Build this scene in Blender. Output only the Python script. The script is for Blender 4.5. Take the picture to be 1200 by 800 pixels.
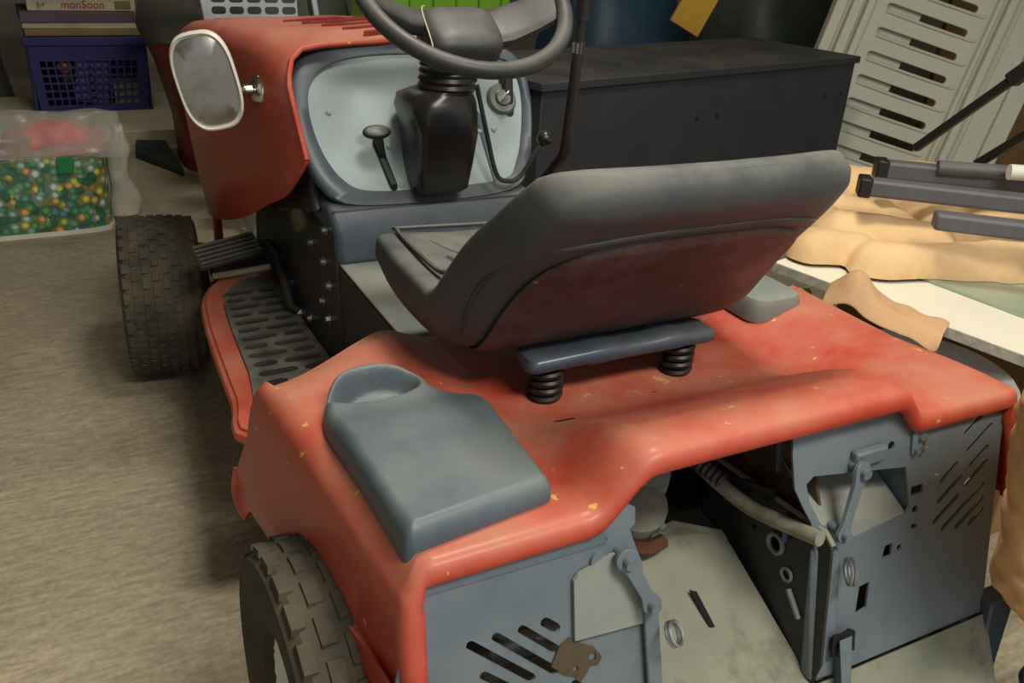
import bpy, bmesh, math, random
from math import sin, cos, pi, radians, sqrt
from mathutils import Vector, Matrix, noise

for o in list(bpy.data.objects): bpy.data.objects.remove(o)
scene = bpy.context.scene
COL = scene.collection
random.seed(7)

# ------------------------------------------------------------------ camera
F_PX, PITCH, ROLL, YAW = 1065.0, 25.635, 3.8, 28.901
CAM = Vector((-.641, -.788, 1.09))
def make_camera():
    h, p, r = radians(YAW), radians(PITCH), radians(ROLL)
    fw = Vector((sin(h)*cos(p), cos(h)*cos(p), -sin(p)))
    rt = Vector((cos(h), -sin(h), 0)); up = rt.cross(fw)
    rt2 = rt*cos(r) + up*sin(r); up2 = -rt*sin(r) + up*cos(r)
    cd = bpy.data.cameras.new('camera'); cd.sensor_width = 36; cd.lens = F_PX*36/1200
    cd.clip_start = .01; cd.clip_end = 50
    co = bpy.data.objects.new('camera', cd); COL.objects.link(co)
    m = Matrix((rt2, up2, -fw)).transposed().to_4x4(); m.translation = CAM
    co.matrix_world = m
    scene.camera = co
make_camera()

# ------------------------------------------------------------------ light
scene.view_settings.view_transform = 'Standard'
scene.view_settings.look = 'None'
scene.view_settings.gamma = 1
scene.view_settings.use_curve_mapping = False
scene.view_settings.exposure = 0.18
w = bpy.data.worlds.new('world'); scene.world = w; w.use_nodes = True
w.node_tree.nodes['Background'].inputs[0].default_value = (.9, .95, 1, 1)
w.node_tree.nodes['Background'].inputs[1].default_value = .62
def area(name, loc, target, size, power, col):
    d = bpy.data.lights.new(name, 'AREA'); d.shape = 'RECTANGLE'; d.size, d.size_y = size
    d.energy = power; d.color = col
    o = bpy.data.objects.new(name, d); COL.objects.link(o)
    o.location = loc
    o.rotation_euler = (Vector(target)-Vector(loc)).to_track_quat('-Z', 'Y').to_euler()
    return o
area('ceiling_lamp_light', (.22, .45, 2.38), (.22, .46, 0), (.5, .3), 26, (1, .94, .82))
area('rear_lamp_light', (.10, -1.35, 2.38), (.10, -1.2, 0), (1.0, .5), 48, (1, .95, .84))

area('added_back_fill', (-.2, 3.4, 2.38), (-.2, 3.41, 0), (.6, .3), 5, (1, .95, .84))  # unseen fill lamp, added to brighten the crate corner

# ------------------------------------------------------------------ helpers
def lin(c):
    return tuple(((v/255)/12.92 if v/255 <= .04045 else ((v/255+.055)/1.055)**2.4) for v in c) + (1,)
WPOS = {}
def mat(name, col, rough=.6, metal=0., var=.12, vscale=8, dust=None, damt=.5, dscale=5, up=.5,
        chip=None, chipamt=.02, chipscale=30, bump=.0, bscale=60, stain=None, samt=.3, sscale=4, coat=0.):
    m = bpy.data.materials.new(name); m.use_nodes = True
    nt = m.node_tree; N = nt.nodes; Lk = nt.links.new
    bs = N['Principled BSDF']; bs.inputs['Roughness'].default_value = rough; bs.inputs['Metallic'].default_value = metal
    if coat: bs.inputs['Coat Weight'].default_value = coat; bs.inputs['Coat Roughness'].default_value = .25
    tc = N.new('ShaderNodeTexCoord')
    def nz(scale, detail=5, rg=.6):
        n = N.new('ShaderNodeTexNoise'); n.inputs['Scale'].default_value = scale
        n.inputs['Detail'].default_value = detail; n.inputs['Roughness'].default_value = rg
        Lk(tc.outputs['Object'], n.inputs['Vector']); return n.outputs['Fac']
    def mrange(src, a, b, c=0., d=1.):
        r = N.new('ShaderNodeMapRange'); r.clamp = True
        for i, v in zip((1, 2, 3, 4), (a, b, c, d)): r.inputs[i].default_value = v
        Lk(src, r.inputs[0]); return r.outputs[0]
    def mixc(fac, a, b):
        x = N.new('ShaderNodeMix'); x.data_type = 'RGBA'
        Lk(fac, x.inputs[0])
        for i, v in ((6, a), (7, b)):
            if isinstance(v, tuple): x.inputs[i].default_value = v
            else: Lk(v, x.inputs[i])
        return x.outputs[2]
    def mth(op, a, b):
        x = N.new('ShaderNodeMath'); x.operation = op; x.use_clamp = True
        for i, v in ((0, a), (1, b)):
            if isinstance(v, (int, float)): x.inputs[i].default_value = v
            else: Lk(v, x.inputs[i])
        return x.outputs[0]
    c = lin(col)
    dk = tuple(v*(1-var*1.6) for v in c[:3]) + (1,); lt = tuple(min(1, v*(1+var)) for v in c[:3]) + (1,)
    cur = mixc(mrange(nz(vscale), .3, .7), dk, lt)
    if stain: cur = mixc(mrange(nz(sscale, 6, .65), .62-samt*.3, .70-samt*.2), cur, lin(stain))
    if chip: cur = mixc(mrange(nz(chipscale, 3, .5), .80-chipamt*3, .81-chipamt*3), cur, lin(chip))
    rsrc = None
    if dust:
        g = N.new('ShaderNodeNewGeometry'); s = N.new('ShaderNodeSeparateXYZ'); Lk(g.outputs['Normal'], s.inputs[0])
        upf = mrange(s.outputs['Z'], -.1, .9, 1-up, 1)
        f = mth('MULTIPLY', mth('MULTIPLY', mrange(nz(dscale, 7, .65), .28, .68), upf), damt)
        cur = mixc(f, cur, lin(dust)); rsrc = f
        Lk(mrange(f, 0, .6, rough, min(1, rough+.35)), bs.inputs['Roughness'])
    Lk(cur, bs.inputs['Base Color'])
    if bump:
        b = N.new('ShaderNodeBump'); b.inputs['Strength'].default_value = bump; b.inputs['Distance'].default_value = .004
        Lk(nz(bscale, 6, .65), b.inputs['Height']); Lk(b.outputs[0], bs.inputs['Normal'])
    return m

def empty(name, loc, label, cat, group=None):
    o = bpy.data.objects.new(name, None); COL.objects.link(o); o.location = loc; o.empty_display_size = .1
    WPOS[o.name] = Vector(loc); o['label'] = label; o['category'] = cat
    if group: o['group'] = group
    return o
def tag(o, label, cat, group=None):
    o['label'] = label; o['category'] = cat
    if group: o['group'] = group
    return o
def mk(name, VF, m, parent=None, sub=0, bev=0., solid=0., angle=38, label=None, kind=None, bseg=2, smooth=True, weld=0.):
    V, Fc = VF
    V = [Vector(v) for v in V]
    lo = Vector([min(v[i] for v in V) for i in range(3)]); hi = Vector([max(v[i] for v in V) for i in range(3)])
    org = Vector(((lo.x+hi.x)/2, (lo.y+hi.y)/2, lo.z))
    me = bpy.data.meshes.new(name); me.from_pydata([v-org for v in V], [], [tuple(f) for f in Fc]); me.validate()
    bm = bmesh.new(); bm.from_mesh(me)
    if weld: bmesh.ops.remove_doubles(bm, verts=bm.verts[:], dist=weld)
    bmesh.ops.recalc_face_normals(bm, faces=bm.faces); bm.to_mesh(me); bm.free()
    if smooth:
        for p in me.polygons: p.use_smooth = True
        if not sub: me.set_sharp_from_angle(angle=radians(angle))
    me.materials.append(m)
    o = bpy.data.objects.new(name, me); COL.objects.link(o)
    WPOS[o.name] = org
    if parent: o.parent = parent; o.location = org - WPOS[parent.name]
    else: o.location = org
    if solid:
        s = o.modifiers.new('thickness', 'SOLIDIFY'); s.thickness = abs(solid); s.offset = -1 if solid > 0 else 1
    if bev:
        b = o.modifiers.new('bevel', 'BEVEL'); b.width = bev; b.segments = bseg; b.limit_method = 'ANGLE'; b.angle_limit = radians(32)
        b.harden_normals = False
    if sub:
        s = o.modifiers.new('subdivision', 'SUBSURF'); s.levels = sub; s.render_levels = sub
    if label: o['label'] = label
    if kind: o['kind'] = kind
    return o
def join(*parts):
    V, Fc = [], []
    for v, f in parts:
        k = len(V); V += [tuple(p) for p in v]; Fc += [tuple(i+k for i in q) for q in f]
    return V, Fc
def box(x0, x1, y0, y1, z0, z1):
    V = [(x, y, z) for z in (z0, z1) for y in (y0, y1) for x in (x0, x1)]
    return V, [(0,2,3,1), (4,5,7,6), (0,1,5,4), (2,6,7,3), (0,4,6,2), (1,3,7,5)]
def hexa(b, t):
    return list(b)+list(t), [(3,2,1,0), (4,5,6,7), (0,1,5,4), (1,2,6,5), (2,3,7,6), (3,0,4,7)]
def xf(VF, M): return [M @ Vector(v) for v in VF[0]], VF[1]
def frame(loc, x, y=None, z=None):
    x = Vector(x).normalized(); y = Vector(y); z = x.cross(y).normalized(); y = z.cross(x)
    m = Matrix((x, y, z)).transposed().to_4x4(); m.translation = Vector(loc); return m
def obox(c, size, rot=(0, 0, 0)):
    from mathutils import Euler
    a, b, d = size
    return xf(box(-a/2, a/2, -b/2, b/2, -d/2, d/2), Matrix.Translation(c) @ Euler(rot).to_matrix().to_4x4())
def catmull(P, k=6, closed=False):
    P = [Vector(p) for p in P]; n = len(P); out = []
    rng = range(n) if closed else range(n-1)
    for i in rng:
        if closed: a, b, c, d = P[(i-1) % n], P[i], P[(i+1) % n], P[(i+2) % n]
        else: a, b, c, d = P[max(i-1, 0)], P[i], P[i+1], P[min(i+2, n-1)]
        for j in range(k):
            t = j/k
            out.append(.5*((2*b)+(c-a)*t+(2*a-5*b+4*c-d)*t*t+(3*b-a-3*c+d)*t**3))
    if not closed: out.append(P[-1])
    return out
def tube(path, r, n=10, closed=False, flat=None, upv=(0, 0, 1)):
    P = [Vector(p) for p in path]; m = len(P); V = []; Fc = []
    prev = None
    for i, p in enumerate(P):
        if closed: t = P[(i+1) % m]-P[(i-1) % m]
        else: t = P[min(i+1, m-1)]-P[max(i-1, 0)]
        t.normalize()
        if prev is None:
            a = Vector(upv)
            if abs(a.dot(t)) > .95: a = Vector((1, 0, 0))
        else: a = prev
        s = (a - t*a.dot(t)).normalized(); q = t.cross(s); prev = s
        rr = r[i] if isinstance(r, (list, tuple)) else r
        for j in range(n):
            an = 2*pi*j/n
            V.append(p + s*cos(an)*rr*(flat or 1) + q*sin(an)*rr)
    for i in range(m if closed else m-1):
        for j in range(n):
            a, b = i*n+j, i*n+(j+1) % n; c, d = ((i+1) % m)*n+(j+1) % n, ((i+1) % m)*n+j
            Fc.append((a, b, c, d))
    if not closed: Fc.append(tuple(range(n))[::-1]); Fc.append(tuple((m-1)*n+j for j in range(n)))
    return V, Fc
def sqtube(a, b, wd, ht, upv=(0, 0, 1)):
    a, b = Vector(a), Vector(b); t = (b-a); L = t.length
    return xf(box(0, L, -wd/2, wd/2, -ht/2, ht/2), frame(a, t, Vector(upv).cross(t)))
def loft(rings, closed=True, cap=True):
    n = len(rings[0]); V = [p for r in rings for p in r]; Fc = []
    for i in range(len(rings)-1):
        for j in range(n if closed else n-1):
            k = (j+1) % n; Fc.append((i*n+j, i*n+k, (i+1)*n+k, (i+1)*n+j))
    if cap and closed: Fc.append(tuple(range(n))[::-1]); Fc.append(tuple((len(rings)-1)*n+j for j in range(n)))
    return V, Fc
def lathe(prof, M, n=32, cap=True):
    rings = [[M @ Vector((r*cos(2*pi*j/n), r*sin(2*pi*j/n), h)) for j in range(n)] for r, h in prof]
    return loft(rings, True, cap)
def axisM(loc, z):
    z = Vector(z).normalized(); a = Vector((0, 0, 1)) if abs(z.z) < .9 else Vector((1, 0, 0))
    x = a.cross(z).normalized(); y = z.cross(x)
    m = Matrix((x, y, z)).transposed().to_4x4(); m.translation = Vector(loc); return m
def cyl(a, b, r, n=16):
    a, b = Vector(a), Vector(b)
    return lathe([(r, 0), (r, (b-a).length)], axisM(a, b-a), n)
def plate(outer, holes, thick, fn):
    """flat sheet with holes; outlines in 2D, fn(u,v,w) -> xyz"""
    bm = bmesh.new(); loops = []
    for lp in [outer]+list(holes):
        vs = [bm.verts.new((p[0], p[1], 0)) for p in lp]; loops.append(vs)
        for i in range(len(vs)): bm.edges.new((vs[i], vs[(i+1) % len(vs)]))
    bmesh.ops.triangle_fill(bm, use_beauty=True, use_dissolve=False, edges=bm.edges[:])
    bm.verts.index_update()
    P = [(v.co.x, v.co.y) for v in bm.verts]; T = [tuple(v.index for v in f.verts) for f in bm.faces]
    n = len(P); V = [fn(p[0], p[1], 0) for p in P]+[fn(p[0], p[1], thick) for p in P]
    Fc = T+[tuple(i+n for i in t[::-1]) for t in T]
    for vs in loops:
        ids = [v.index for v in vs]
        for i in range(len(ids)):
            a, b = ids[i], ids[(i+1) % len(ids)]; Fc.append((a, b, b+n, a+n))
    bm.free()
    return V, Fc
def rrect(x0, x1, y0, y1, r, k=5):
    out = []
    for cx, cy, a0 in ((x1-r, y1-r, 0), (x0+r, y1-r, 90), (x0+r, y0+r, 180), (x1-r, y0+r, 270)):
        for i in range(k+1):
            a = radians(a0+90*i/k); out.append((cx+r*cos(a), cy+r*sin(a)))
    return out
def slot2(a, b, wd, k=4):
    ax, ay = a; bx, by = b; d = sqrt((bx-ax)**2+(by-ay)**2); ux, uy = (bx-ax)/d, (by-ay)/d; r = wd/2; an = math.atan2(uy, ux); out = []
    for i in range(k+1):
        t = an-pi/2+pi*i/k; out.append((bx-ux*r+r*cos(t), by-uy*r+r*sin(t)))
    for i in range(k+1):
        t = an+pi/2+pi*i/k; out.append((ax+ux*r+r*cos(t), ay+uy*r+r*sin(t)))
    return out
def circ2(x, y, r, k=12): return [(x+r*cos(2*pi*i/k), y+r*sin(2*pi*i/k)) for i in range(k)]
def sm(a, b, x):
    t = max(0, min(1, (x-a)/(b-a))); return t*t*(3-2*t)
def lerp(a, b, t): return a+(b-a)*t

# ------------------------------------------------------------------ materials
DUST = (150, 142, 122)
m_red = mat('red_paint', (188, 54, 36), .36, 0, .10, 5, dust=(168, 126, 100), damt=.84, dscale=5.0, up=.80, chip=(226, 176, 76), chipamt=.031, chipscale=40, coat=.15)
m_redhood = mat('red_hood_paint', (170, 58, 40), .4, 0, .10, 4, dust=(168, 130, 110), damt=.75, dscale=4, up=.9)
m_grey = mat('blue_grey_paint', (92, 106, 117), .42, 0, .10, 6, dust=(142, 144, 132), damt=.45, dscale=6, up=.6, chip=(190, 196, 200), chipamt=.004, chipscale=40)
m_lid = mat('grey_plastic_lid', (72, 88, 100), .40, 0, .06, 6, dust=(140, 140, 126), damt=.45, dscale=7, up=.9)
m_pale = mat('pale_dash_paint', (146, 164, 168), .45, 0, .10, 7, dust=(160, 160, 140), damt=.4, dscale=6, up=.3, bump=.1, bscale=120)
m_console = mat('dark_blue_grey', (56, 72, 88), .36, 0, .10, 6, dust=DUST, damt=.35, dscale=6, up=.8)
m_frame = mat('black_frame_paint', (26, 28, 34), .45, 0, .2, 8, dust=(110, 106, 94), damt=.35, dscale=8, up=.8)
m_dirty = mat('dusty_chute_sheet', (126, 130, 114), .8, 0, .14, 9, dust=(150, 148, 128), damt=.6, dscale=8, up=.6, stain=(84, 84, 72), samt=.25, sscale=14)
m_black = mat('black_plastic', (26, 25, 26), .38, 0, .2, 8, dust=(112, 108, 100), damt=.22, dscale=9, up=.7)
m_column = mat('glossy_black_cover', (26, 22, 23), .26, 0, .2, 10, dust=(110, 104, 92), damt=.3, dscale=10, up=.9, chip=(150, 150, 145), chipamt=.006, chipscale=60)
m_wheelrim = mat('steering_wheel_plastic', (46, 47, 48), .42, 0, .1, 10, dust=(120, 118, 110), damt=.45, dscale=9, up=.9)
m_vinyl = mat('dusty_vinyl', (56, 60, 64), .5, 0, .08, 12, dust=(142, 140, 126), damt=.55, dscale=8, up=.9, bump=.12, bscale=240)
m_shell = mat('maroon_seat_shell', (44, 19, 22), .36, 0, .25, 7, dust=(108, 90, 88), damt=.50, dscale=20, up=.0, stain=(120, 40, 36), samt=.15, sscale=5, chip=(130, 112, 108), chipamt=.030, chipscale=60)
m_bracket = mat('blue_grey_bracket', (66, 80, 96), .3, .2, .1, 9, dust=DUST, damt=.3, dscale=10, up=.9)
m_spring = mat('spring_steel', (40, 38, 38), .4, .6, .2, 30, dust=(110, 100, 88), damt=.3, dscale=30, up=.5)
m_rubber = mat('tyre_rubber', (42, 39, 34), .8, 0, .2, 14, dust=(112, 102, 80), damt=.5, dscale=14, up=.3)
m_white = mat('white_rim', (224, 222, 210), .45, 0, .06, 8, dust=DUST, damt=.12)
m_chrome = mat('chrome', (200, 198, 190), .18, 1, .1, 8)
m_bolt = mat('zinc_bolt', (168, 174, 180), .32, .8, .1, 20)
m_steel = mat('dull_steel', (128, 132, 128), .4, .7, .12, 12)
m_mirrorw = mat('white_mirror_housing', (214, 210, 200), .4, 0, .05, 8, dust=(170, 165, 150), damt=.3)
m_glass = mat('dusty_mirror_glass', (150, 152, 150), .12, .9, .06, 9, dust=(176, 172, 164), damt=.95, dscale=22, up=.0)
m_rust = mat('brown_dirt', (84, 72, 52), .9, 0, .25, 14, stain=(60, 46, 32), samt=.3, sscale=10, bump=.6, bscale=80)
m_hole = mat('hole_shade_and_grease', (12, 11, 11), .9)  # near-black colour in place of shade inside holes; also the grease
m_pad = mat('rubber_mat', (60, 60, 56), .75, 0, .15, 12, dust=(132, 130, 116), damt=.7, dscale=14, up=.9)
m_ledge = mat('pale_grey_recess', (128, 136, 130), .7, 0, .1, 8, dust=(160, 156, 136), damt=.5, dscale=7, up=.7)
m_box = mat('dark_painted_chest', (46, 48, 54), .62, 0, .12, 6, dust=(98, 94, 82), damt=.55, dscale=4, up=.95, bump=.12, bscale=140)
m_resin = mat('white_resin', (206, 206, 186), .45, 0, .04, 4, dust=(180, 176, 150), damt=.3, dscale=4, up=.4)
m_legs = mat('grey_powder_tube', (84, 84, 90), .5, .1, .08, 10, dust=DUST, damt=.2, up=.8)
m_cap = mat('black_end_cap', (26, 24, 24), .5)
m_tan = mat('tan_blanket', (222, 186, 138), .9, 0, .08, 10, bump=.25, bscale=220)
m_tanj = mat('tan_quilted_cloth', (206, 158, 108), .85, 0, .08, 10, bump=.15, bscale=200)
m_skin = mat('tan_scrap', (196, 156, 116), .8, 0, .1, 12, bump=.2, bscale=150)
m_board = mat('white_laminate', (232, 226, 206), .4, 0, .03, 4)
m_edge = mat('chipboard_edge', (176, 172, 160), .8, 0, .2, 60)
m_glassg = mat('greenish_glass_sheet', (150, 166, 146), .12, 0, .05, 5, coat=.5)
m_metal = mat('galvanised_metal', (182, 184, 184), .4, .15, .1, 10)
m_lime = mat('lime_green_plastic', (132, 186, 40), .5, 0, .06, 4)
m_teal = mat('blue_tarp', (26, 62, 84), .5, 0, .2, 8, bump=.6, bscale=12)
m_yellow = mat('yellow_card', (206, 160, 50), .7)
m_dkgreen = mat('dark_green_sack', (40, 52, 44), .5, 0, .3, 6, bump=.8, bscale=14)
m_crate = mat('blue_plastic_crate', (42, 44, 110), .5, 0, .1, 6)
m_alu = mat('aluminium', (176, 182, 184), .32, .8, .08, 10)
m_rubgrey = mat('grey_tread', (66, 72, 74), .5, .3)
m_dkred = mat('dark_red_panel', (110, 28, 22), .45, 0, .15, 5, dust=(120, 96, 84), damt=.3, up=.7)
m_olive = mat('grey_green_cover', (84, 84, 74), .7, 0, .12, 6, bump=.3, bscale=40)
m_cream = mat('cream_plank', (186, 176, 150), .7, 0, .08, 8)
m_dgstrip = mat('dark_green_board', (34, 42, 36), .7, 0, .15, 8)
m_card = mat('brown_cardboard', (140, 106, 66), .85, 0, .1, 6)
m_cream2 = mat('cream_board_box', (206, 198, 170), .7)
m_purple = mat('purple_box', (110, 78, 130), .6, 0, .1)
m_mauve = mat('mauve_box', (104, 84, 96), .7)
m_buff = mat('buff_paper', (140, 122, 84), .8, 0, .1)
m_redink = mat('red_print', (170, 50, 40), .6)
m_pink = mat('pink_cloth', (206, 136, 132), .85, 0, .2, 12, bump=.5, bscale=60)
m_blackbag = mat('black_plastic_sack', (16, 16, 16), .35, 0, .2, 8, bump=.6, bscale=18)
m_gband = mat('green_handle', (26, 130, 66), .6)
m_tub = mat('dark_blue_tub', (44, 58, 66), .5, 0, .1)
m_wall = mat('wall_plaster', (150, 146, 136), .9, 0, .15, 2)
m_ceil = mat('ceiling_board', (206, 202, 190), .9, 0, .08, 2)
m_film = mat('clear_plastic_film', (190, 190, 180), .25, 0, .1, 10)
m_film.node_tree.nodes['Principled BSDF'].inputs['Transmission Weight'].default_value = .0
m_film.node_tree.nodes['Principled BSDF'].inputs['Alpha'].default_value = .26

def floor_mat():
    m = bpy.data.materials.new('worn_floor'); m.use_nodes = True; nt = m.node_tree; N = nt.nodes; L = nt.links.new
    bs = N['Principled BSDF']; bs.inputs['Roughness'].default_value = .75
    tc = N.new('ShaderNodeTexCoord'); mp = N.new('ShaderNodeMapping'); mp.inputs['Scale'].default_value = (11, 55, 1)
    L(tc.outputs['Object'], mp.inputs[0])
    a = N.new('ShaderNodeTexNoise'); a.inputs['Scale'].default_value = 1.6; a.inputs['Detail'].default_value = 8; a.inputs['Roughness'].default_value = .7; L(mp.outputs[0], a.inputs[0])
    b = N.new('ShaderNodeTexNoise'); b.inputs['Scale'].default_value = 2.2; b.inputs['Detail'].default_value = 5; L(tc.outputs['Object'], b.inputs[0])
    c = N.new('ShaderNodeTexNoise'); c.inputs['Scale'].default_value = 85; c.inputs['Detail'].default_value = 3; L(tc.outputs['Object'], c.inputs[0])
    r1 = N.new('ShaderNodeValToRGB'); r1.color_ramp.elements[0].color = lin((134, 127, 111)); r1.color_ramp.elements[1].color = lin((176, 167, 145))
    r1.color_ramp.elements[0].position = .32; r1.color_ramp.elements[1].position = .68; L(a.outputs[0], r1.inputs[0])
    r2 = N.new('ShaderNodeValToRGB'); r2.color_ramp.elements[0].color = (.72, .70, .68, 1); r2.color_ramp.elements[1].color = (1.08, 1.05, 1, 1)
    r2.color_ramp.elements[0].position = .3; r2.color_ramp.elements[1].position = .65; L(b.outputs[0], r2.inputs[0])
    mx = N.new('ShaderNodeMix'); mx.data_type = 'RGBA'; mx.blend_type = 'MULTIPLY'; mx.inputs[0].default_value = 1
    L(r1.outputs[0], mx.inputs[6]); L(r2.outputs[0], mx.inputs[7])
    r3 = N.new('ShaderNodeValToRGB'); r3.color_ramp.elements[0].color = (.88, .87, .85, 1); r3.color_ramp.elements[1].color = (1.07, 1.06, 1.04, 1)
    r3.color_ramp.elements[0].position = .34; r3.color_ramp.elements[1].position = .60; L(c.outputs[0], r3.inputs[0])
    m3 = N.new('ShaderNodeMix'); m3.data_type = 'RGBA'; m3.blend_type = 'MULTIPLY'; m3.inputs[0].default_value = 1
    L(mx.outputs[2], m3.inputs[6]); L(r3.outputs[0], m3.inputs[7]); L(m3.outputs[2], bs.inputs['Base Color'])
    bp = N.new('ShaderNodeBump'); bp.inputs['Strength'].default_value = .25; bp.inputs['Distance'].default_value = .003
    L(a.outputs[0], bp.inputs['Height']); L(bp.outputs[0], bs.inputs['Normal'])
    return m
def pebble_mat():
    m = bpy.data.materials.new('pebble_print'); m.use_nodes = True; nt = m.node_tree; N = nt.nodes; L = nt.links.new
    bs = N['Principled BSDF']; bs.inputs['Roughness'].default_value = .35
    tc = N.new('ShaderNodeTexCoord')
    v = N.new('ShaderNodeTexVoronoi'); v.inputs['Scale'].default_value = 42; L(tc.outputs['Object'], v.inputs['Vector'])
    sp = N.new('ShaderNodeSeparateColor'); L(v.outputs['Color'], sp.inputs[0])
    r = N.new('ShaderNodeValToRGB'); r.color_ramp.interpolation = 'CONSTANT'
    cols = [(60, 110, 84), (96, 150, 110), (130, 176, 150), (70, 130, 100), (176, 200, 176), (104, 160, 96), (206, 206, 96), (96, 140, 150), (236, 210, 90), (110, 170, 110), (236, 176, 96), (206, 220, 206)]
    els = r.color_ramp.elements
    while len(els) > 1: els.remove(els[0])
    els[0].position = 0; els[0].color = lin(cols[0])
    for i, cc in enumerate(cols[1:]): e = els.new((i+1)/len(cols)); e.color = lin(cc)
    L(sp.outputs[0], r.inputs[0])
    mr = N.new('ShaderNodeMapRange'); mr.inputs[1].default_value = .25; mr.inputs[2].default_value = .55; mr.inputs[3].default_value = 1; mr.inputs[4].default_value = .25
    L(v.outputs['Distance'], mr.inputs[0])
    mx = N.new('ShaderNodeMix'); mx.data_type = 'RGBA'; mx.inputs[6].default_value = lin((44, 84, 62))
    L(mr.outputs[0], mx.inputs[0]); L(r.outputs[0], mx.inputs[7]); L(mx.outputs[2], bs.inputs['Base Color'])
    return m
m_floor = floor_mat(); m_pebble = pebble_mat()

# ------------------------------------------------------------------ room
def struct(name, VF, m, **k):
    o = mk(name, VF, m, kind='structure', **k); return o
struct('floor', box(-2.4, 4.6, -2.6, 5.6, -.06, 0), m_floor, smooth=False)
struct('wall_back', box(-2.4, 4.6, 5.6, 5.7, 0, 2.5), m_wall, smooth=False)
struct('wall_right', box(4.6, 4.7, -2.6, 5.7, 0, 2.5), m_wall, smooth=False)
struct('wall_left', box(-2.5, -2.4, -2.6, 5.7, 0, 2.5), m_wall, smooth=False)
struct('ceiling', box(-2.5, 4.7, -2.7, 5.7, 2.5, 2.58), m_ceil, smooth=False)

# ------------------------------------------------------------------ ride-on mower
T = empty('ride_on_mower', (0, .5, 0), 'dusty red ride-on mower with black seat standing on the floor', 'mower')

# --- rear fender body: one pressed sheet
def py(z): return -.190-(.56-z)*.23
def xl_edge(y): return lerp(-.412, -.440, max(0, min(1, (y+.19)/.42)))
def deck_z(x, y):
    side = .546 if x < 0 else .560
    wl = sm(-.25, -.16, x) if x < .1 else 1-sm(.22, .38, x)
    deck = lerp(side, .516, wl)
    wr = sm(-.215, -.145, x) if x < .1 else 1-sm(.20, .245, x)
    rear = lerp(.558 if x < 0 else .576, .614, wr)
    t = sm(.06, -.165, y)
    dome = .004*sin((x+.44)/.9*pi)
    return lerp(deck, rear, t)+dome
def make_fender():
    xs = [-.395+.795*i/64 for i in range(65)]
    rows = []
    ys = [0, .0001, .03, .08, .14, .20, .26, .32, .38, .44, .50, .56, .62, .68, .74, .80, .86, .91, .95, .98, 1.0]
    YR = -.196
    def zb(y): return .322+(.32-y)*.17
    for k, v in enumerate(ys):
        ring = []
        # left skirt, bottom to ridge
        for side, pts in (('L', [(-.014, None, 0), (-.013, None, .03), (-.005, .425, 0), (-.004, .49, 0), (-.001, .521, 0), (.003, .533, 0), (.011, .541, 0)]),):
            for dx, z, dz in pts:
                zz = z
                yf = .222+(.53-(z if z else .34))*.55
                y = lerp(yf, min(YR, py(z or .40)-.006), v)
                if z is None: zz = zb(y)+dz
                ring.append((xl_edge(y)+dx, y, zz))
        for q_ in range(65):
            x = lerp(xl_edge(lerp(.24, YR, v))+.022, .412, q_/64)
            yf = lerp(.218, .338, sm(-.44, -.19, x)) if x < 0 else lerp(.218, .338, 1-sm(.19, .44, x))
            y = lerp(yf, YR, v); z = deck_z(x, y)
            e = sm(0, .14, v); z = z-.016*(1-e)**2
            if k == 0: z = .31; y += .006
            ring.append((x, y, z))
        for dx, z, dz in [(-.018, .556, 0), (-.006, .545, 0), (0, .53, 0), (.004, .50, 0), (.010, .43, 0), (.022, None, .03), (.024, None, 0)]:
            zz = z
            yf = .222+(.54-(z if z else .34))*.55
            y = lerp(yf, min(YR, py(z or .40)-.006), v)
            if z is None: zz = zb(y)+dz
            ring.append((.446-(.0 if y > 0 else .01*(-y/.19))+dx, y, zz))
        rows.append(ring)
    # rolled rear lip
    last = rows[-1]; n = len(last)
    WX = [1, 1, 1, 1, .92, .7, .38]
    for d, (dy, dn) in enumerate(((-.005, .003), (-.008, .009), (-.007, .016), (-.002, .020), (.006, .021))):
        ring = []
        for i, p in enumerate(last):
            k = i if i < 7 else (n-1-i if n-1-i < 7 else None)
            wx = WX[k] if k is not None else 0; wz = sqrt(max(0, 1-wx*wx)); sg = 1 if i < 7 else -1
            ring.append((p[0]+sg*wx*dn*1.1, p[1]+dy, p[2]-wz*dn*1.25))
        rows.append(ring)
    return loft(rows, closed=False, cap=False)
fen = mk('fender_body', make_fender(), m_red, T, angle=60)
s_ = fen.modifiers.new('thickness', 'SOLIDIFY'); s_.thickness = .003; s_.offset = 0
mk('slot_shade_patch', plate(slot2((-.135, .018), (-.108, .006), .014), [], .001, lambda u, v, w: (u, v, deck_z(u, v)+.0012+w)), m_hole, T)  # dark plate on the deck, coloured as the shade in a slot
mk('slot_shade_patch', plate(slot2((.03, .05), (.042, .046), .009), [], .001, lambda u, v, w: (u, v, deck_z(u, v)+.0012+w)), m_hole, T)
mk('body_tab', tube(catmull([(-.447, .335, .345), (-.454, .325, .318), (-.451, .31, .296), (-.446, .30, .290)], 4), .012, 8, flat=.5), m_red, T)

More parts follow.
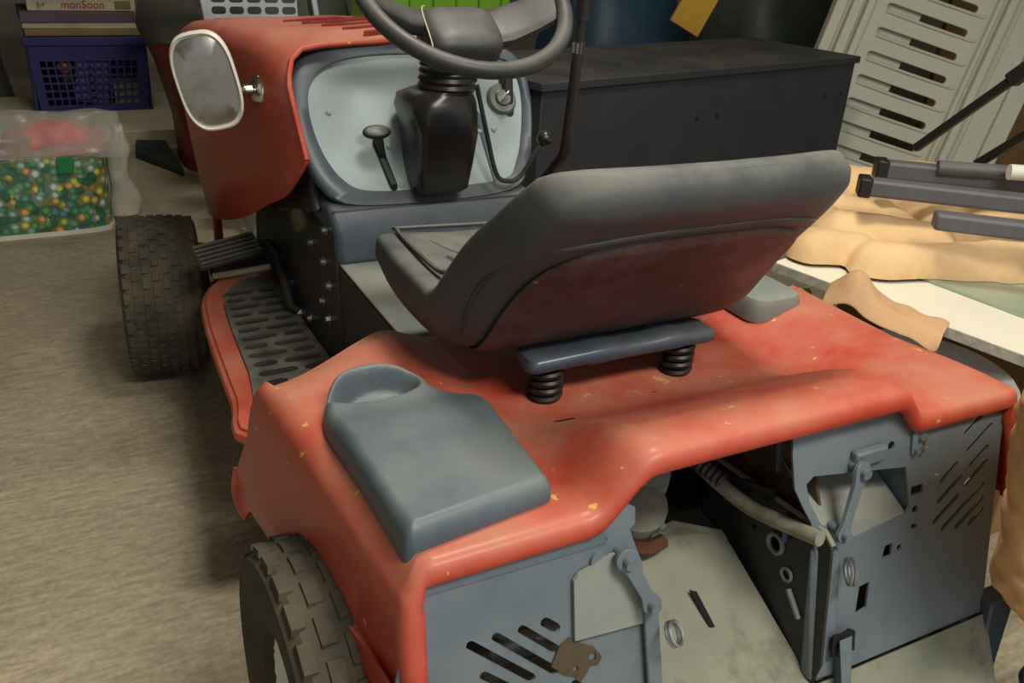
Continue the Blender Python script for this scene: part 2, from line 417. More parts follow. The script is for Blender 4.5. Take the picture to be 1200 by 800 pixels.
# --- left storage lid with carrying handle
def fillet(poly, k=5):
    """poly: (x, y, r) corners -> outline with rounded corners"""
    out = []; n = len(poly)
    for i in range(n):
        p = Vector(poly[i][:2]); r = poly[i][2]; a = Vector(poly[i-1][:2]); c = Vector(poly[(i+1) % n][:2])
        p0 = p+(a-p).normalized()*r; p1 = p+(c-p).normalized()*r
        for j in range(k+1):
            t = j/k; q = p0*(1-t)**2+p*2*t*(1-t)+p1*t*t; out.append((q.x, q.y))
    return out
def resample(P, n):
    L = [0]; m = len(P)
    for i in range(m): L.append(L[-1]+sqrt((P[(i+1) % m][0]-P[i][0])**2+(P[(i+1) % m][1]-P[i][1])**2))
    out = []; i = 0
    for k in range(n):
        d = L[-1]*k/n
        while L[i+1] < d: i += 1
        t = (d-L[i])/max(1e-9, L[i+1]-L[i]); a, b = P[i], P[(i+1) % m]; out.append((lerp(a[0], b[0], t), lerp(a[1], b[1], t)))
    return out
def make_lid():
    P = resample(fillet([(-.400, -.184, .012), (-.236, -.162, .012), (-.220, .040, .025), (-.250, .062, .03), (-.278, .130, .045), (-.352, .156, .05), (-.404, .085, .05)], 8), 150)
    m = len(P); ys_ = [p[1] for p in P]; y0, y1 = min(ys_), max(ys_)
    def span(y):
        xs_ = []
        for i in range(m):
            a, b = P[i], P[(i+1) % m]
            if (a[1]-y)*(b[1]-y) <= 0 and a[1] != b[1]: xs_.append(a[0]+(b[0]-a[0])*(y-a[1])/(b[1]-a[1]))
        return min(xs_), max(xs_)
    def edist(x, y):
        best = 9
        for i in range(m):
            (ax, ay), (bx_, by_) = P[i], P[(i+1) % m]; dx, dy = bx_-ax, by_-ay
            t = max(0, min(1, ((x-ax)*dx+(y-ay)*dy)/(dx*dx+dy*dy))); d = (x-ax-t*dx)**2+(y-ay-t*dy)**2
            if d < best: best = d
        return sqrt(best)
    def top(x, y):
        z = .588-.013*sm(.0, .065, y)*(1-sm(.095, .122, y+.15*(x+.338)))
        e = edist(x, y)
        z -= .022*(1-sqrt(max(0, 1-(1-min(1, e/.014))**2)))
        dx, dy = x+.330, y-.098; uu = dx*.97+dy*.24; vv = dy-.10*dx
        z -= .034*(1-sm(.70, 1.06, sqrt((uu/.056)**2+(vv/.028)**2)))
        return z
    NV, NU = 130, 52; rows = []
    for i in range(NV+1):
        t = i/NV; y = y0+(y1-y0)*(.5-.5*cos(pi*t))*.5+(y1-y0)*t*.5
        y = min(max(y, y0+1e-4), y1-1e-4); a, b = span(y)
        rows.append([(lerp(a, b, .5-.5*cos(pi*j/NU)), y) for j in range(NU+1)])
    V = [(x, y, top(x, y)) for r in rows for x, y in r]; Fc = []; W_ = NU+1
    for i in range(NV):
        for j in range(NU): k = i*W_+j; Fc.append((k, k+1, k+W_+1, k+W_))
    per = [i*W_ for i in range(NV+1)]+[NV*W_+j for j in range(1, NU+1)]+[i*W_+NU for i in range(NV-1, -1, -1)]+[j for j in range(NU-1, 0, -1)]
    n = len(V); V += [(V[q][0], V[q][1], .538) for q in per]; k = len(per)
    for q in range(k): Fc.append((per[q], per[(q+1) % k], n+(q+1) % k, n+q))
    return V, Fc
lid = mk('storage_lid', make_lid(), m_lid, T, angle=70)
# small right-hand lid
RL = [(x, y) for x, y in rrect(.285, .385, .135, .25, .03)]
cen = Vector((.335, .19, 0))
def rl_ring(ins, z): return [(x+(cen.x-x)*ins, y+(cen.y-y)*ins, z) for x, y in RL]
mk('side_tray', loft([rl_ring(0, .540), rl_ring(0, .566), rl_ring(.08, .575), rl_ring(.3, .577)]), mat('dusty_grey_tray', (104, 114, 112), .5, 0, .08, 8, dust=(150, 148, 132), damt=.5), T, angle=50)

# --- seat
SEC = [(.345, .584, .243, .086), (.30, .578, .246, .090), (.25, .575, .247, .090), (.18, .576, .247, .088),
       (.128, .586, .247, .084), (.081, .617, .246, .079), (.034, .674, .240, .073), (-.016, .736, .232, .068), (-.054, .783, .222, .064), (-.075, .809, .212, .062)]
def sec_at(k=5):
    out = catmull([Vector((a, b, c, d)) for a, b, c, d in SEC], k); return out
def seat_frames(k=5):
    S = sec_at(k); fr = []
    for i, s in enumerate(S):
        a, b = S[max(i-1, 0)], S[min(i+1, len(S)-1)]
        t = Vector((0, b[0]-a[0], b[1]-a[1])).normalized()
        nrm = Vector((0, t.z, -t.y))
        if nrm.z < -.2 or (nrm.z <= 0 and nrm.y < 0): nrm = -nrm
        fr.append((s, t, nrm))
    return fr
def make_pad():
    rings = []; n = 48
    fr = seat_frames(4)
    seq = []
    for e in (85, 65, 45, 25):
        s, t, nrm = fr[0]; e = radians(e); rc = .030
        seq.append((s, t, nrm, -t*rc*sin(e), cos(e), .034*(1-cos(e))))
    for s, t, nrm in fr: seq.append((s, t, nrm, Vector((0, 0, 0)), 1, 0))
    for e in (15, 30, 45, 60, 75, 87):
        s, t, nrm = fr[-1]; e = radians(e); rc = .036
        seq.append((s, t, nrm, t*rc*sin(e), cos(e), .085*(1-cos(e))))
    for s, t, nrm, sh, sc, dw in seq:
        y, z, wd, th = s; ring = []; wd = wd-dw
        for j in range(n):
            a = 2*pi*j/n; ca, sa = cos(a), sin(a)
            ex = lerp(.42, .30, sm(.05, .2, y)); u = math.copysign(abs(ca)**ex, ca); h = math.copysign(abs(sa)**ex, sa)
            uu = u*wd*(1 if h > 0 else 1-.12*abs(h)); hh = th/2+h*th/2*sc
            if h > 0: hh += (th*.16*(abs(u)**4) - th*.10*(1-u*u))*sc
            p = Vector((uu, y, z))+nrm*hh+sh
            p += Vector((0, .020*(abs(uu)/.245)**3*sm(.12, .0, y), -.010*(abs(uu)/.245)**3*sm(.70, .80, z)))
            ring.append(p)
        rings.append(ring)
    return loft(rings)
SEAT = mk('seat', make_pad(), m_vinyl, T, angle=70)
def make_shell():
    fr = [f for f in seat_frames(14) if f[0][0] < .175 and f[0][1] < .779]
    rings = []; m = len(fr)
    for i, (s, t, nrm) in enumerate(fr):
        y, z, wd, th = s; q = i/(m-1); ring = []
        wf = .80*wd*(1-.10*(1-q)**4)*(max(0, 1-q**9))**.30+.004
        for dep in (.002, -.006):
            row = []
            for j in range(21):
                u = -1+2*j/20
                dd = dep if dep > 0 else dep*(1-abs(u)**14)*min(1, (1-q)*14+.2)
                p = Vector((u*wf, y, z))+nrm*dd
                p += Vector((0, .020*(abs(u*wf)/.245)**3*sm(.12, .0, y), -.010*(abs(u*wf)/.245)**3*sm(.70, .80, z)))
                row.append(p)
            ring += row if dep > 0 else row[::-1]
        rings.append(ring)
    return loft(rings)
mk('seat_shell', make_shell(), m_shell, SEAT, angle=50)
pp = [Vector((-.212, .335, .676)), Vector((-.216, .25, .674)), Vector((-.216, .19, .674)), Vector((-.214, .165, .678))]
mk('piping', tube(catmull([(.195, .352, .672), (.0, .354, .664), (-.190, .352, .672)]+pp, 6), .0035, 6), m_wheelrim, SEAT)
for yy in (.26, .20):
    mk('seat_rib', tube(catmull([(-.17, yy+.05, .664), (-.14, yy, .660), (-.05, yy-.02, .656), (.05, yy-.02, .656), (.14, yy, .660), (.17, yy+.05, .664)], 6), .009, 8, flat=.6), m_vinyl, SEAT)
sp = []
FRS = seat_frames(8)
def near(zq, lo=0): return min((f for f in FRS if f[0][0] < .13), key=lambda f: abs(f[0][1]-zq))
for zq, uq in ((.615, -.93), (.65, -.955), (.69, -.965), (.725, -.955), (.755, -.92), (.775, -.84), (.784, -.66), (.788, -.4), (.789, 0), (.788, .4), (.784, .66), (.775, .84), (.755, .92), (.725, .955), (.69, .965), (.65, .955)):
    (y, z, wd, th), t, nrm = near(zq); uu = uq*wd*.90
    dep = 0 if abs(uq) < .8 else lerp(0, .020, (abs(uq)-.8)/.17)
    uu = uu if abs(uq) < .8 else uq*wd*lerp(.90, .985, (abs(uq)-.8)/.17)
    sp.append(Vector((uu, y, z))+nrm*(dep+.0002)+Vector((0, .020*(abs(uu)/.245)**3*sm(.12, .0, y), -.010*(abs(uu)/.245)**3*sm(.70, .80, z))))
mk('trim_seam', tube(catmull(sp, 5), .0030, 6), m_wheelrim, SEAT)
# bracket and springs
def make_bracket():
    rings = []
    for x, hz, hy, dz in ((-.140, .004, .018, -.004), (-.137, .009, .024, -.001), (-.128, .011, .027, 0), (-.06, .011, .026, .001), (-.045, .0125, .029, .002), (-.02, .0125, .029, .002), (-.005, .011, .026, 0), (.05, .011, .026, 0), (.065, .0125, .029, .002), (.085, .0125, .029, .002), (.10, .011, .026, 0), (.135, .011, .027, 0), (.147, .009, .024, -.001), (.150, .004, .018, -.004)):
        rings.append([(x, .092+hy*math.copysign(abs(cos(2*pi*j/16))**.5, cos(2*pi*j/16)), .577+dz+hz*math.copysign(abs(sin(2*pi*j/16))**.5, sin(2*pi*j/16))) for j in range(16)])
    return loft(rings)
mk('seat_bracket', make_bracket(), m_bracket, T, angle=50)
for sx in (-1, 1):
    pth = []
    turns = 4.6
    for i in range(int(turns*16)+1):
        a = 2*pi*i/16; f = i/(turns*16)
        pth.append((sx*.104+.0185*cos(a), .089+.0185*sin(a), .519+.050*f))
    mk('seat_spring', tube(pth, .0048, 7), m_spring, T)

# --- rear panel
def py(z): return -.190-(.56-z)*.23
def rp(off=0.): return lambda u, v, w: (u, py(v)+w+off, v)
def make_left_panel():
    outer = [(-.424, .44), (-.406, .50), (-.396, .53), (-.388, .543), (-.165, .556), (-.158, .552), (-.1585, .535), (-.165, .531), (-.158, .51), (-.150, .49), (-.140, .35), (-.136, .268), (-.43, .268)]
    H = [slot2((-.350, .464), (-.280, .402), .0095), slot2((-.323, .464), (-.254, .401), .0095), slot2((-.295, .463), (-.252, .424), .0095),
         slot2((-.270, .463), (-.250, .446), .0105), slot2((-.338, .428), (-.296, .392), .0095), slot2((-.335, .400), (-.290, .362), .0095), slot2((-.262, .372), (-.235, .349), .0095), slot2((-.238, .385), (-.226, .376), .007), circ2(-.197, .528, .005, 8)]
    return plate(outer, H, .003, rp())
lp = mk('rear_panel', make_left_panel(), m_grey, T, smooth=False)
# pale folded pocket flange on the left panel
mk('folded_pocket', plate([(-.236, .434), (-.235, .497), (-.229, .503), (-.213, .507), (-.200, .513), (-.183, .513), (-.166, .496), (-.152, .428)], [], .004, rp(-.006)), m_ledge, lp, smooth=False)
mk('rust_patch', plate([(-.262, .412), (-.252, .430), (-.240, .436), (-.225, .424), (-.212, .417), (-.203, .404), (-.207, .396), (-.216, .399), (-.222, .390), (-.230, .383), (-.235, .392), (-.247, .398)], [circ2(-.2345, .400, .0035, 7), circ2(-.214, .407, .005, 6)], .002, rp(-.0025)), m_rust, lp, smooth=False)
mk('panel_lip', sqtube((-.395, py(.528)-.001, .531), (-.195, py(.528)-.001, .531), .003, .014), m_grey, lp)
def make_right_panel():
    outer = [(.053, .60), (.210, .60), (.240, .578), (.40, .572), (.412, .53), (.405, .30), (.403, .268), (.102, .268), (.100, .33), (.091, .444), (.084, .474), (.070, .497), (.057, .521), (.052, .56)]
    pocket = [(.074, .523), (.085, .53), (.236, .508), (.246, .455), (.240, .447), (.150, .438), (.100, .468), (.08, .5)]
    H = [pocket]
    for a, b in (((.308, .408), (.385, .455)), ((.291, .421), (.338, .450)), ((.297, .447), (.341, .475)), ((.299, .473), (.332, .494)), ((.334, .403), (.387, .436)),
                 ((.359, .402), (.389, .420)), ((.352, .482), (.388, .504)), ((.345, .503), (.392, .532)), ((.346, .459), (.389, .485)), ((.338, .527), (.372, .548))):
        H.append(slot2(a, b, .0065, 3))
    H += [rrect(.247, .269, .468, .480, .002, 2), circ2(.257, .449, .005, 8), rrect(.252, .262, .424, .430, .002, 2), [(.203, .398), (.219, .398), (.221, .414), (.208, .414)],
          circ2(.233, .405, .0045, 8), [(.162, .336), (.181, .340), (.184, .374), (.167, .372)], circ2(.208, .540, .006, 8), rrect(.098, .104, .40, .42, .002, 2)]
    return plate(outer, H, .003, rp())
rpn = mk('rear_panel', make_right_panel(), m_grey, T, smooth=False)
# pocket behind the opening
def pk(x, z, d): return (x, py(z)+d, z)
def quad(a, b, c, d): return [a, b, c, d], [(0, 1, 2, 3)]
PFV = [pk(.076, .499, .003), pk(.100, .465, .003), pk(.150, .4355, .003), pk(.242, .4455, .003), pk(.243, .485, .075), pk(.105, .508, .075)]
mk('pocket_floor', (PFV, [(0, 1, 2, 3, 4, 5)]), m_ledge, rpn, solid=.002, smooth=False)
mk('pocket_back', join(quad(pk(.100, .49, .076), pk(.25, .47, .076), pk(.25, .53, .076), pk(.100, .53, .076)), quad(pk(.248, .44, .002), pk(.248, .53, .002), pk(.248, .53, .076), pk(.248, .44, .076))), m_grey, rpn, solid=.002, smooth=False)
mk('pocket_rib', sqtube(pk(.165, .5, .06), pk(.165, .535, .06), .02, .02), m_grey, rpn, bev=.004)
mk('latch_block', obox((.165, py(.536)-.004, .540), (.05, .012, .02)), m_grey, rpn, bev=.003)
mk('left_flange', loft([[pk(.092, .268, 0), pk(.130, .268, -.004), pk(.130, .268, .02), pk(.092, .268, .02)], [pk(.090, .44, 0), pk(.122, .44, -.012), pk(.122, .44, .01), pk(.090, .44, .01)]]), m_grey, rpn, bev=.006)
mk('grease_patch', plate([(.112, .305), (.150, .303), (.150, .328), (.140, .334), (.128, .331), (.114, .333)], [], .002, rp(-.013)), m_hole, rpn, smooth=False)
# small bolts on a lug plate
lg = mk('lug_plate', plate(rrect(.240, .264, .524, .552, .003, 2), [], .003, rp(-.004)), m_grey, rpn, smooth=False)
for bx, bz in ((.246, .530), (.258, .530), (.252, .545), (.259, .541)):
    mk('bolt', cyl((bx, py(bz)-.010, bz), (bx, py(bz)-.003, bz), .0035, 8), m_bolt, lg)
# latch arms with pull rings
def arm(p0, p1, rr, ring_c, ring_r, ax, parent):
    a = Vector((p0[0], py(p0[1])-.016, p0[1])); b = Vector((p1[0], py(p1[1])-.018, p1[1]))
    d = (b-a); L = d.length; M_ = frame(a, d, Vector((0, 0, 1)).cross(d) if abs(d.normalized().z) < .9 else Vector((1, 0, 0)))
    # local x along arm, find in-plane side axis
    side = d.normalized().cross(Vector((0, 1, 0))).normalized()
    M_ = frame(a, d, side)
    out = []
    for i in range(9): t = pi/2+pi*i/8; out.append((rr*cos(t), rr*sin(t)))
    for i in range(9): t = -pi/2+pi*i/8; out.append((L+rr*.9*cos(t), rr*.9*sin(t)))
    out = out[:9]+[(rr*1.2, -rr*.62), (L-rr*1.1, -rr*.55)]+out[9:]+[(L-rr*1.1, rr*.55), (rr*1.2, rr*.62)]
    o = mk('latch_arm', plate(out, [], .006, lambda u, v, w: M_ @ Vector((u, v, w-.003))), m_grey, parent, bev=.0015)
    for q in (a, b): mk('pivot_pin', cyl(q+Vector((0, -.010, 0)), q+Vector((0, .02, 0)), rr*.5, 12), m_grey, o)
    rc = Vector((ring_c[0], py(ring_c[1])-.024, ring_c[1])); MM = axisM(rc, ax)
    for k in (0, 1):
        ring = [MM @ Vector(((ring_r)*cos(2*pi*i/28), ring_r*sin(2*pi*i/28), k*.0045)) for i in range(28)]
        mk('pull_ring', tube(ring, .0020, 6, closed=True), m_bolt, o)
    return o
arm((-.180, .512), (-.152, .458), .0125, (-.130, .421), .0125, (.5, -.6, .6), lp)
arm((.143, .532), (.116, .464), .0125, (.121, .420), .0150, (.85, -.5, .1), rpn)
mk('pivot_lug', plate(circ2(-.203, .508, .011, 12)+[], [], .004, rp(-.004)), m_grey, lp)
mk('latch_strip', sqtube((-.146, py(.46)-.008, .455), (-.136, py(.27)-.006, .272), .006, .018, (1, 0, 0)), m_grey, lp, bev=.002)

# --- chute and frame seen through the rear opening
CH = [(-.150, -.258, .262), (.098, -.258, .262), (.082, -.078, .372), (.03, -.040, .376), (-.03, -.05, .376), (-.120, -.10, .36)]
mk('chute_floor', (CH+[(x, y, z-.004) for x, y, z in CH], [(0, 1, 2, 3, 4, 5), (11, 10, 9, 8, 7, 6)]+[(i, (i+1) % 6, (i+1) % 6+6, i+6) for i in range(6)]), m_dirty, T, smooth=False)
TS0 = [(-.005, -.129), (.004, -.133), (.005, -.152), (.006, -.172), (-.001, -.170), (-.003, -.151)]
TSV = [(x, y, .262+.611*(y+.258)+.0012) for x, y in TS0]+[(x, y, .262+.611*(y+.258)+.0022) for x, y in TS0]
TSF = [(5, 4, 3, 2, 1, 0), (6, 7, 8, 9, 10, 11)]+[(i, (i+1) % 6, (i+1) % 6+6, i+6) for i in range(6)]
mk('torn_slot', (TSV, TSF), m_hole, T, smooth=False)
# dark frame side plate
def fp(u, v, w): return (.095+w-.10*(u+.24)*.0, u, v)
dk = mk('inner_frame_plate', plate([(-.255, .255), (-.262, .30), (-.236, .452), (-.222, .462), (-.02, .446), (-.02, .36), (-.075, .352)], [circ2(-.158, .405, .011, 14), circ2(-.185, .378, .008, 10), circ2(-.118, .402, .004, 8)], .004, fp), m_frame, T, smooth=False)
mk('plate_edge', tube([(.097, -.236, .456), (.097, -.222, .466), (.097, -.02, .450)], .0035, 6), m_dirty, dk)
mk('grommet', tube([(.093, -.158+.012*cos(a*pi/10), .405+.012*sin(a*pi/10)) for a in range(20)], .003, 6, closed=True), m_ledge, dk)
mk('grommet', tube([(.093, -.185+.008*cos(a*pi/10), .378+.008*sin(a*pi/10)) for a in range(20)], .0022, 6, closed=True), m_ledge, dk)
mk('cotter_bar', tube([(.093, -.193, .362), (.093, -.218, .336)], .004, 6), m_ledge, dk)
mk('wire_tag', obox((.090, -.168, .442), (.003, .013, .02)), m_lime, dk)
mk('wire_tag', obox((.090, -.172, .426), (.003, .005, .014)), mat('blue_tag', (90, 100, 170), .5), dk)
pt = catmull([(.02, .02, .48), (.045, -.03, .468), (.06, -.085, .452), (.068, -.13, .447), (.076, -.18, .455), (.082, -.228, .466)], 5)
mk('hose', tube(pt, .0095, 10), m_dirty, T)
mk('corrugated_hose', tube([Vector((.005, .06, .50)).lerp(Vector((.062, -.085, .456)), i/40) for i in range(41)], [.012 if i % 2 else .0095 for i in range(41)], 10), m_frame, T)
mk('hose_bracket', obox((.078, -.11, .462), (.006, .075, .016), (-.25, 0, .2)), m_frame, T)
mk('inner_wheel_arch', quad((.125, -.06, .30), (.125, -.205, .42), (.10, -.165, .56), (.125, .08, .50)), m_rust, T, solid=.004, smooth=False)
# engine and gearbox bits behind the chute
mk('gearbox', join(lathe([(.0, 0), (.035, 0), (.045, .01), (.045, .05), (.03, .06), (0, .06)], axisM((-.040, -.020, .385), (0, -.5, 1)), 20, False)), m_dirty, T)
mk('gearbox_cap', lathe([(.0, 0), (.04, 0), (.05, .012), (.045, .03), (0, .034)], axisM((-.015, .005, .430), (0, -.5, 1)), 20, False), m_ledge, T)
mk('control_rod', tube([(-.045, -.01, .50), (.0, -.055, .385)], .006, 8), m_ledge, T)
mk('control_rod', tube([(-.055, .02, .49), (-.03, -.04, .40)], .004, 8), m_dirty, T)
mk('copper_pipe', tube(catmull([(-.075, -.075, .395), (-.045, -.082, .384), (-.015, -.078, .384)], 5), .010, 8), mat('rusty_pipe', (96, 58, 36), .7, .2, .2, 20), T)
for k, (px, pz) in enumerate(((-.32, .44), (-.27, .40), (-.22, .36))):
    mk('wire_bundle', tube(catmull([(px-.05, -.14, pz+.03), (px, -.15, pz-.01), (px+.05, -.14, pz-.03)], 4), .007, 7), (m_yellow, m_dirty, m_ledge)[k], T)
mk('underbody', box(-.18, .18, .02, 1.2, .24, .34), m_frame, T, bev=.01)
# lower tow plate
def lowp(): 
    b = [(-.14, -.262, .268), (.405, -.262, .268), (.405, -.335, .13), (-.12, -.335, .13)]
    return b+[(x, y+.004, z-.004) for x, y, z in b], [(0, 1, 2, 3), (7, 6, 5, 4)]+[(i, (i+1) % 4, (i+1) % 4+4, i+4) for i in range(4)]
mk('tow_plate', lowp(), m_dirty, T, smooth=False)
mk('tow_plate_fin', hexa([(.128, -.300, .20), (.134, -.300, .20), (.134, -.258, .27), (.128, -.258, .27)], [(.120, -.296, .225), (.126, -.296, .225), (.138, -.262, .33), (.118, -.262, .33)]), m_grey, T, smooth=False)
mk('side_skirt_bracket', hexa([(.40, -.29, .10), (.43, -.29, .10), (.43, -.25, .10), (.40, -.25, .10)], [(.40, -.27, .29), (.45, -.27, .29), (.45, -.24, .29), (.40, -.24, .29)]), m_console, T, bev=.004)

# --- wheels
def make_tyre(cx, cy, r, wd, st, rimr, lugs):
    ax = Vector((cos(st), sin(st), 0)); C = Vector((cx, cy, r)); M_ = axisM(C, ax)
    h = wd/2
    prof = [(rimr, -h*.72), (rimr*1.08, -h*.88), (r*.78, -h*1.0), (r*.90, -h*.97), (r*.955, -h*.84), (r*.975, -h*.6), (r*.985, 0), (r*.975, h*.6), (r*.955, h*.84), (r*.90, h*.97), (r*.78, h*1.0), (rimr*1.08, h*.88), (rimr, h*.72)]
    parts = [lathe(prof, M_, 48, False)]
    n = lugs
    rows = [(-.84, .085), (-.60, .10), (-.36, .10), (-.12, .10), (.12, .10), (.36, .10), (.60, .10), (.84, .085)]
    for i in range(n):
        for k, (f, hw) in enumerate(rows):
            a = 2*pi*(i+.5*(k % 2))/n; da = 2*pi/n*.40
            rr = r*(1.0-.045*abs(f)**2.2)
            ch = []
            for rad, sh in ((rr*.965, 1.), (rr*1.0, .82)):
                for sa, sh2 in ((-1, -1), (1, -1), (1, 1), (-1, 1)):
                    aa = a+sa*da*sh+(.10*da*k); hh = (f+sh2*hw*sh)*h
                    ch.append(M_ @ Vector((rad*cos(aa), rad*sin(aa), hh)))
            parts.append(hexa(ch[:4], ch[4:]))
    tyre = join(*parts)
    rim = lathe([(0, -h*.30), (rimr*.35, -h*.30), (rimr*.45, -h*.18), (rimr*.85, -h*.25), (rimr*.92, -h*.66), (rimr*1.04, -h*.78), (rimr*1.04, -h*.70), (rimr*.9, -h*.5), (rimr*.9, h*.5), (rimr*1.04, h*.70), (rimr*1.04, h*.78), (rimr*.92, h*.66), (rimr*.85, h*.25), (rimr*.45, h*.18), (rimr*.35, h*.30), (0, h*.30)], M_, 32, False)
    return tyre, rim
for nm, cx, cy, r, wd, st, rr, lg_ in (('front_wheel', -.415, 1.373, .192, .178, -.11, .085, 34), ('front_wheel', .415, 1.373, .192, .178, -.11, .085, 34), ('rear_wheel', -.392, -.03, .222, .205, 0, .105, 28), ('rear_wheel', .392, .01, .222, .205, 0, .105, 28)):
    ty, rm = make_tyre(cx, cy, r, wd, st, rr, lg_)
    tw = mk(nm, ty, m_rubber, T, angle=30)
    mk('wheel_rim', rm, m_white, tw)
mk('front_axle', tube([(-.40, 1.373, .19), (.40, 1.373, .19)], .022, 10), m_frame, T)
mk('rear_axle', tube([(-.38, -.03, .222), (.38, .01, .222)], .022, 10), m_frame, T)
mk('axle_beam', box(-.30, .30, 1.345, 1.40, .22, .28), m_frame, T, bev=.006)
mk('kingpin', cyl((-.325, 1.373, .15), (-.325, 1.373, .31), .02, 12), m_frame, T)

# --- footrest with rubber mat
def fr_outline(g):
    return catmull([(-.190, .50, 0), (-.397+g, .50, 0), (-.395+g, .62, 0), (-.388+g, .80, 0), (-.378+g, .96, 0), (-.360+g, 1.08-g*.5, 0), (-.315+g*.6, 1.165-g, 0), (-.25, 1.195-g, 0), (-.190, 1.20-g, 0)], 4)
oo = [(p.x, p.y) for p in fr_outline(0)]
ft = mk('footrest', plate(oo, [], .022, lambda u, v, w: (u, v, .279+w)), m_red, T, bev=.006)
mk('footrest_skirt', tube([(x, y, .285) for x, y in oo[4:]], .011, 8), m_red, ft)
def pad():
    outer = [(p.x, p.y) for p in catmull([(-.205, .54, 0), (-.362, .54, 0), (-.357, .70, 0), (-.345, .92, 0), (-.328, 1.05, 0), (-.28, 1.125, 0), (-.21, 1.145, 0)], 4)]
    H = []
    for i in range(13):
        y = .60+.038*i
        xl_ = -.345+max(0, (y-.80))*.06
        L = -.218-xl_
        segs = [(0, .36), (.44, 1)] if i % 2 else [(0, .58), (.66, 1)]
        for a, b in segs: H.append(slot2((xl_+L*a, y), (xl_+L*b, y+.004), .021, 3))
    return plate(outer, H, .006, lambda u, v, w: (u, v, .3005+w))
mk('rubber_mat', pad(), m_pad, ft, smooth=False)
mk('mat_backing', plate([(-.205, .54), (-.362, .54), (-.357, .70), (-.345, .92), (-.328, 1.05), (-.28, 1.125), (-.21, 1.145)], [], .001, lambda u, v, w: (u, v, .3006+w)), m_frame, ft, smooth=False)

# --- frame tunnel under the dash
tn = mk('tunnel', hexa([(-.2, .30, .31), (.2, .30, .31), (.2, .70, .31), (-.2, .70, .31)], [(-.2, .30, .497), (.2, .30, .497), (.2, .70, .505), (-.2, .70, .505)]), m_frame, T, bev=.006)
mk('tunnel_cover', hexa([(-.198, .31, .498), (.198, .31, .498), (.198, .66, .505), (-.198, .66, .505)], [(-.198, .31, .502), (.198, .31, .502), (.198, .66, .509), (-.198, .66, .509)]), m_pale if False else mat('dusty_cover', (108, 114, 112), .7, 0, .12, 9, dust=(140, 138, 120), damt=.6, dscale=8, up=.8), tn, bev=.002)
fs = mk('frame_side', hexa([(-.204, .62, .30), (.204, .62, .30), (.204, 1.30, .30), (-.204, 1.30, .30)], [(-.204, .67, .60), (.19, .67, .60), (.19, 1.25, .52), (-.204, 1.25, .52)]), m_frame, T, bev=.004)
for y, z in ((.985, .345), (.905, .312), (.825, .333), (.70, .385), (.69, .455), (.735, .408), (.72, .49), (.705, .555), (.80, .50)):
    M_ = axisM((-.2045, y, z), (-1, 0, 0))
    mk('bolt', lathe([(.010, 0), (.010, .002), (.0065, .002), (.0065, .008), (0, .008)], M_, 6 if z < .45 else 8, False), m_bolt, fs)

# --- console and dash
def tilt(v): return lerp(.676, .800, (v-.61)/.22)     # y of dash plane at height v
DOUT = catmull([(-.165, .603, 0), (0, .598, 0), (.145, .606, 0), (.190, .640, 0), (.212, .70, 0), (.222, .76, 0), (.214, .815, 0), (.175, .845, 0), (.05, .856, 0), (-.10, .856, 0), (-.19, .842, 0), (-.232, .805, 0), (-.242, .745, 0), (-.236, .68, 0), (-.212, .628, 0)], 4, True)
DIN = catmull([(-.125, .622, 0), (0, .619, 0), (.135, .624, 0), (.168, .650, 0), (.190, .70, 0), (.203, .76, 0), (.196, .806, 0), (.165, .828, 0), (.05, .836, 0), (-.08, .836, 0), (-.165, .822, 0), (-.203, .792, 0), (-.214, .745, 0), (-.202, .685, 0), (-.172, .640, 0)], 4, True)
rings = []
for off, sc, sh in ((.10, .985, 0), (.012, 1.0, 0), (.002, .99, 0), (-.004, .965, 0)):
    rings.append([((p.x+.01)*sc-.01, tilt(.73+(p.y-.73)*sc)+off, .73+(p.y-.73)*sc) for p in DOUT])
rings.append([(p.x, tilt(p.y)+.000, p.y) for p in DIN]); rings.append([(p.x*.985, tilt(p.y)+.010, .73+(p.y-.73)*.985) for p in DIN])
cons = mk('console', loft(rings, True, False), m_console, T, angle=60)
mk('dash_panel', plate([(p.x*.99, .73+(p.y-.73)*.99) for p in DIN], [], .003, lambda u, v, w: (u, tilt(v)+.007+w, v)), m_pale, cons, smooth=False)
lower = loft([[(-.202, .645, .503), (.202, .645, .503), (.202, .80, .503), (-.202, .80, .503)], [(-.204, .650, .56), (.20, .650, .56), (.20, .80, .56), (-.204, .80, .56)], [(-.212, .676, .608), (.185, .676, .608), (.19, .82, .608), (-.212, .82, .608)]])
mk('console_base', lower, m_console, cons, bev=.012, bseg=3)
mk('console_side', hexa([(-.222, .715, .585), (-.205, .715, .585), (-.205, 1.0, .50), (-.222, 1.0, .50)], [(-.222, .80, .74), (-.205, .80, .74), (-.205, 1.0, .74), (-.222, 1.0, .74)]), m_frame, cons, bev=.006)
mk('console_side', hexa([(.17, .70, .40), (.19, .70, .40), (.19, 1.0, .42), (.17, 1.0, .42)], [(.16, .76, .80), (.18, .76, .80), (.18, 1.0, .80), (.16, 1.0, .80)]), m_frame, cons, bev=.006)
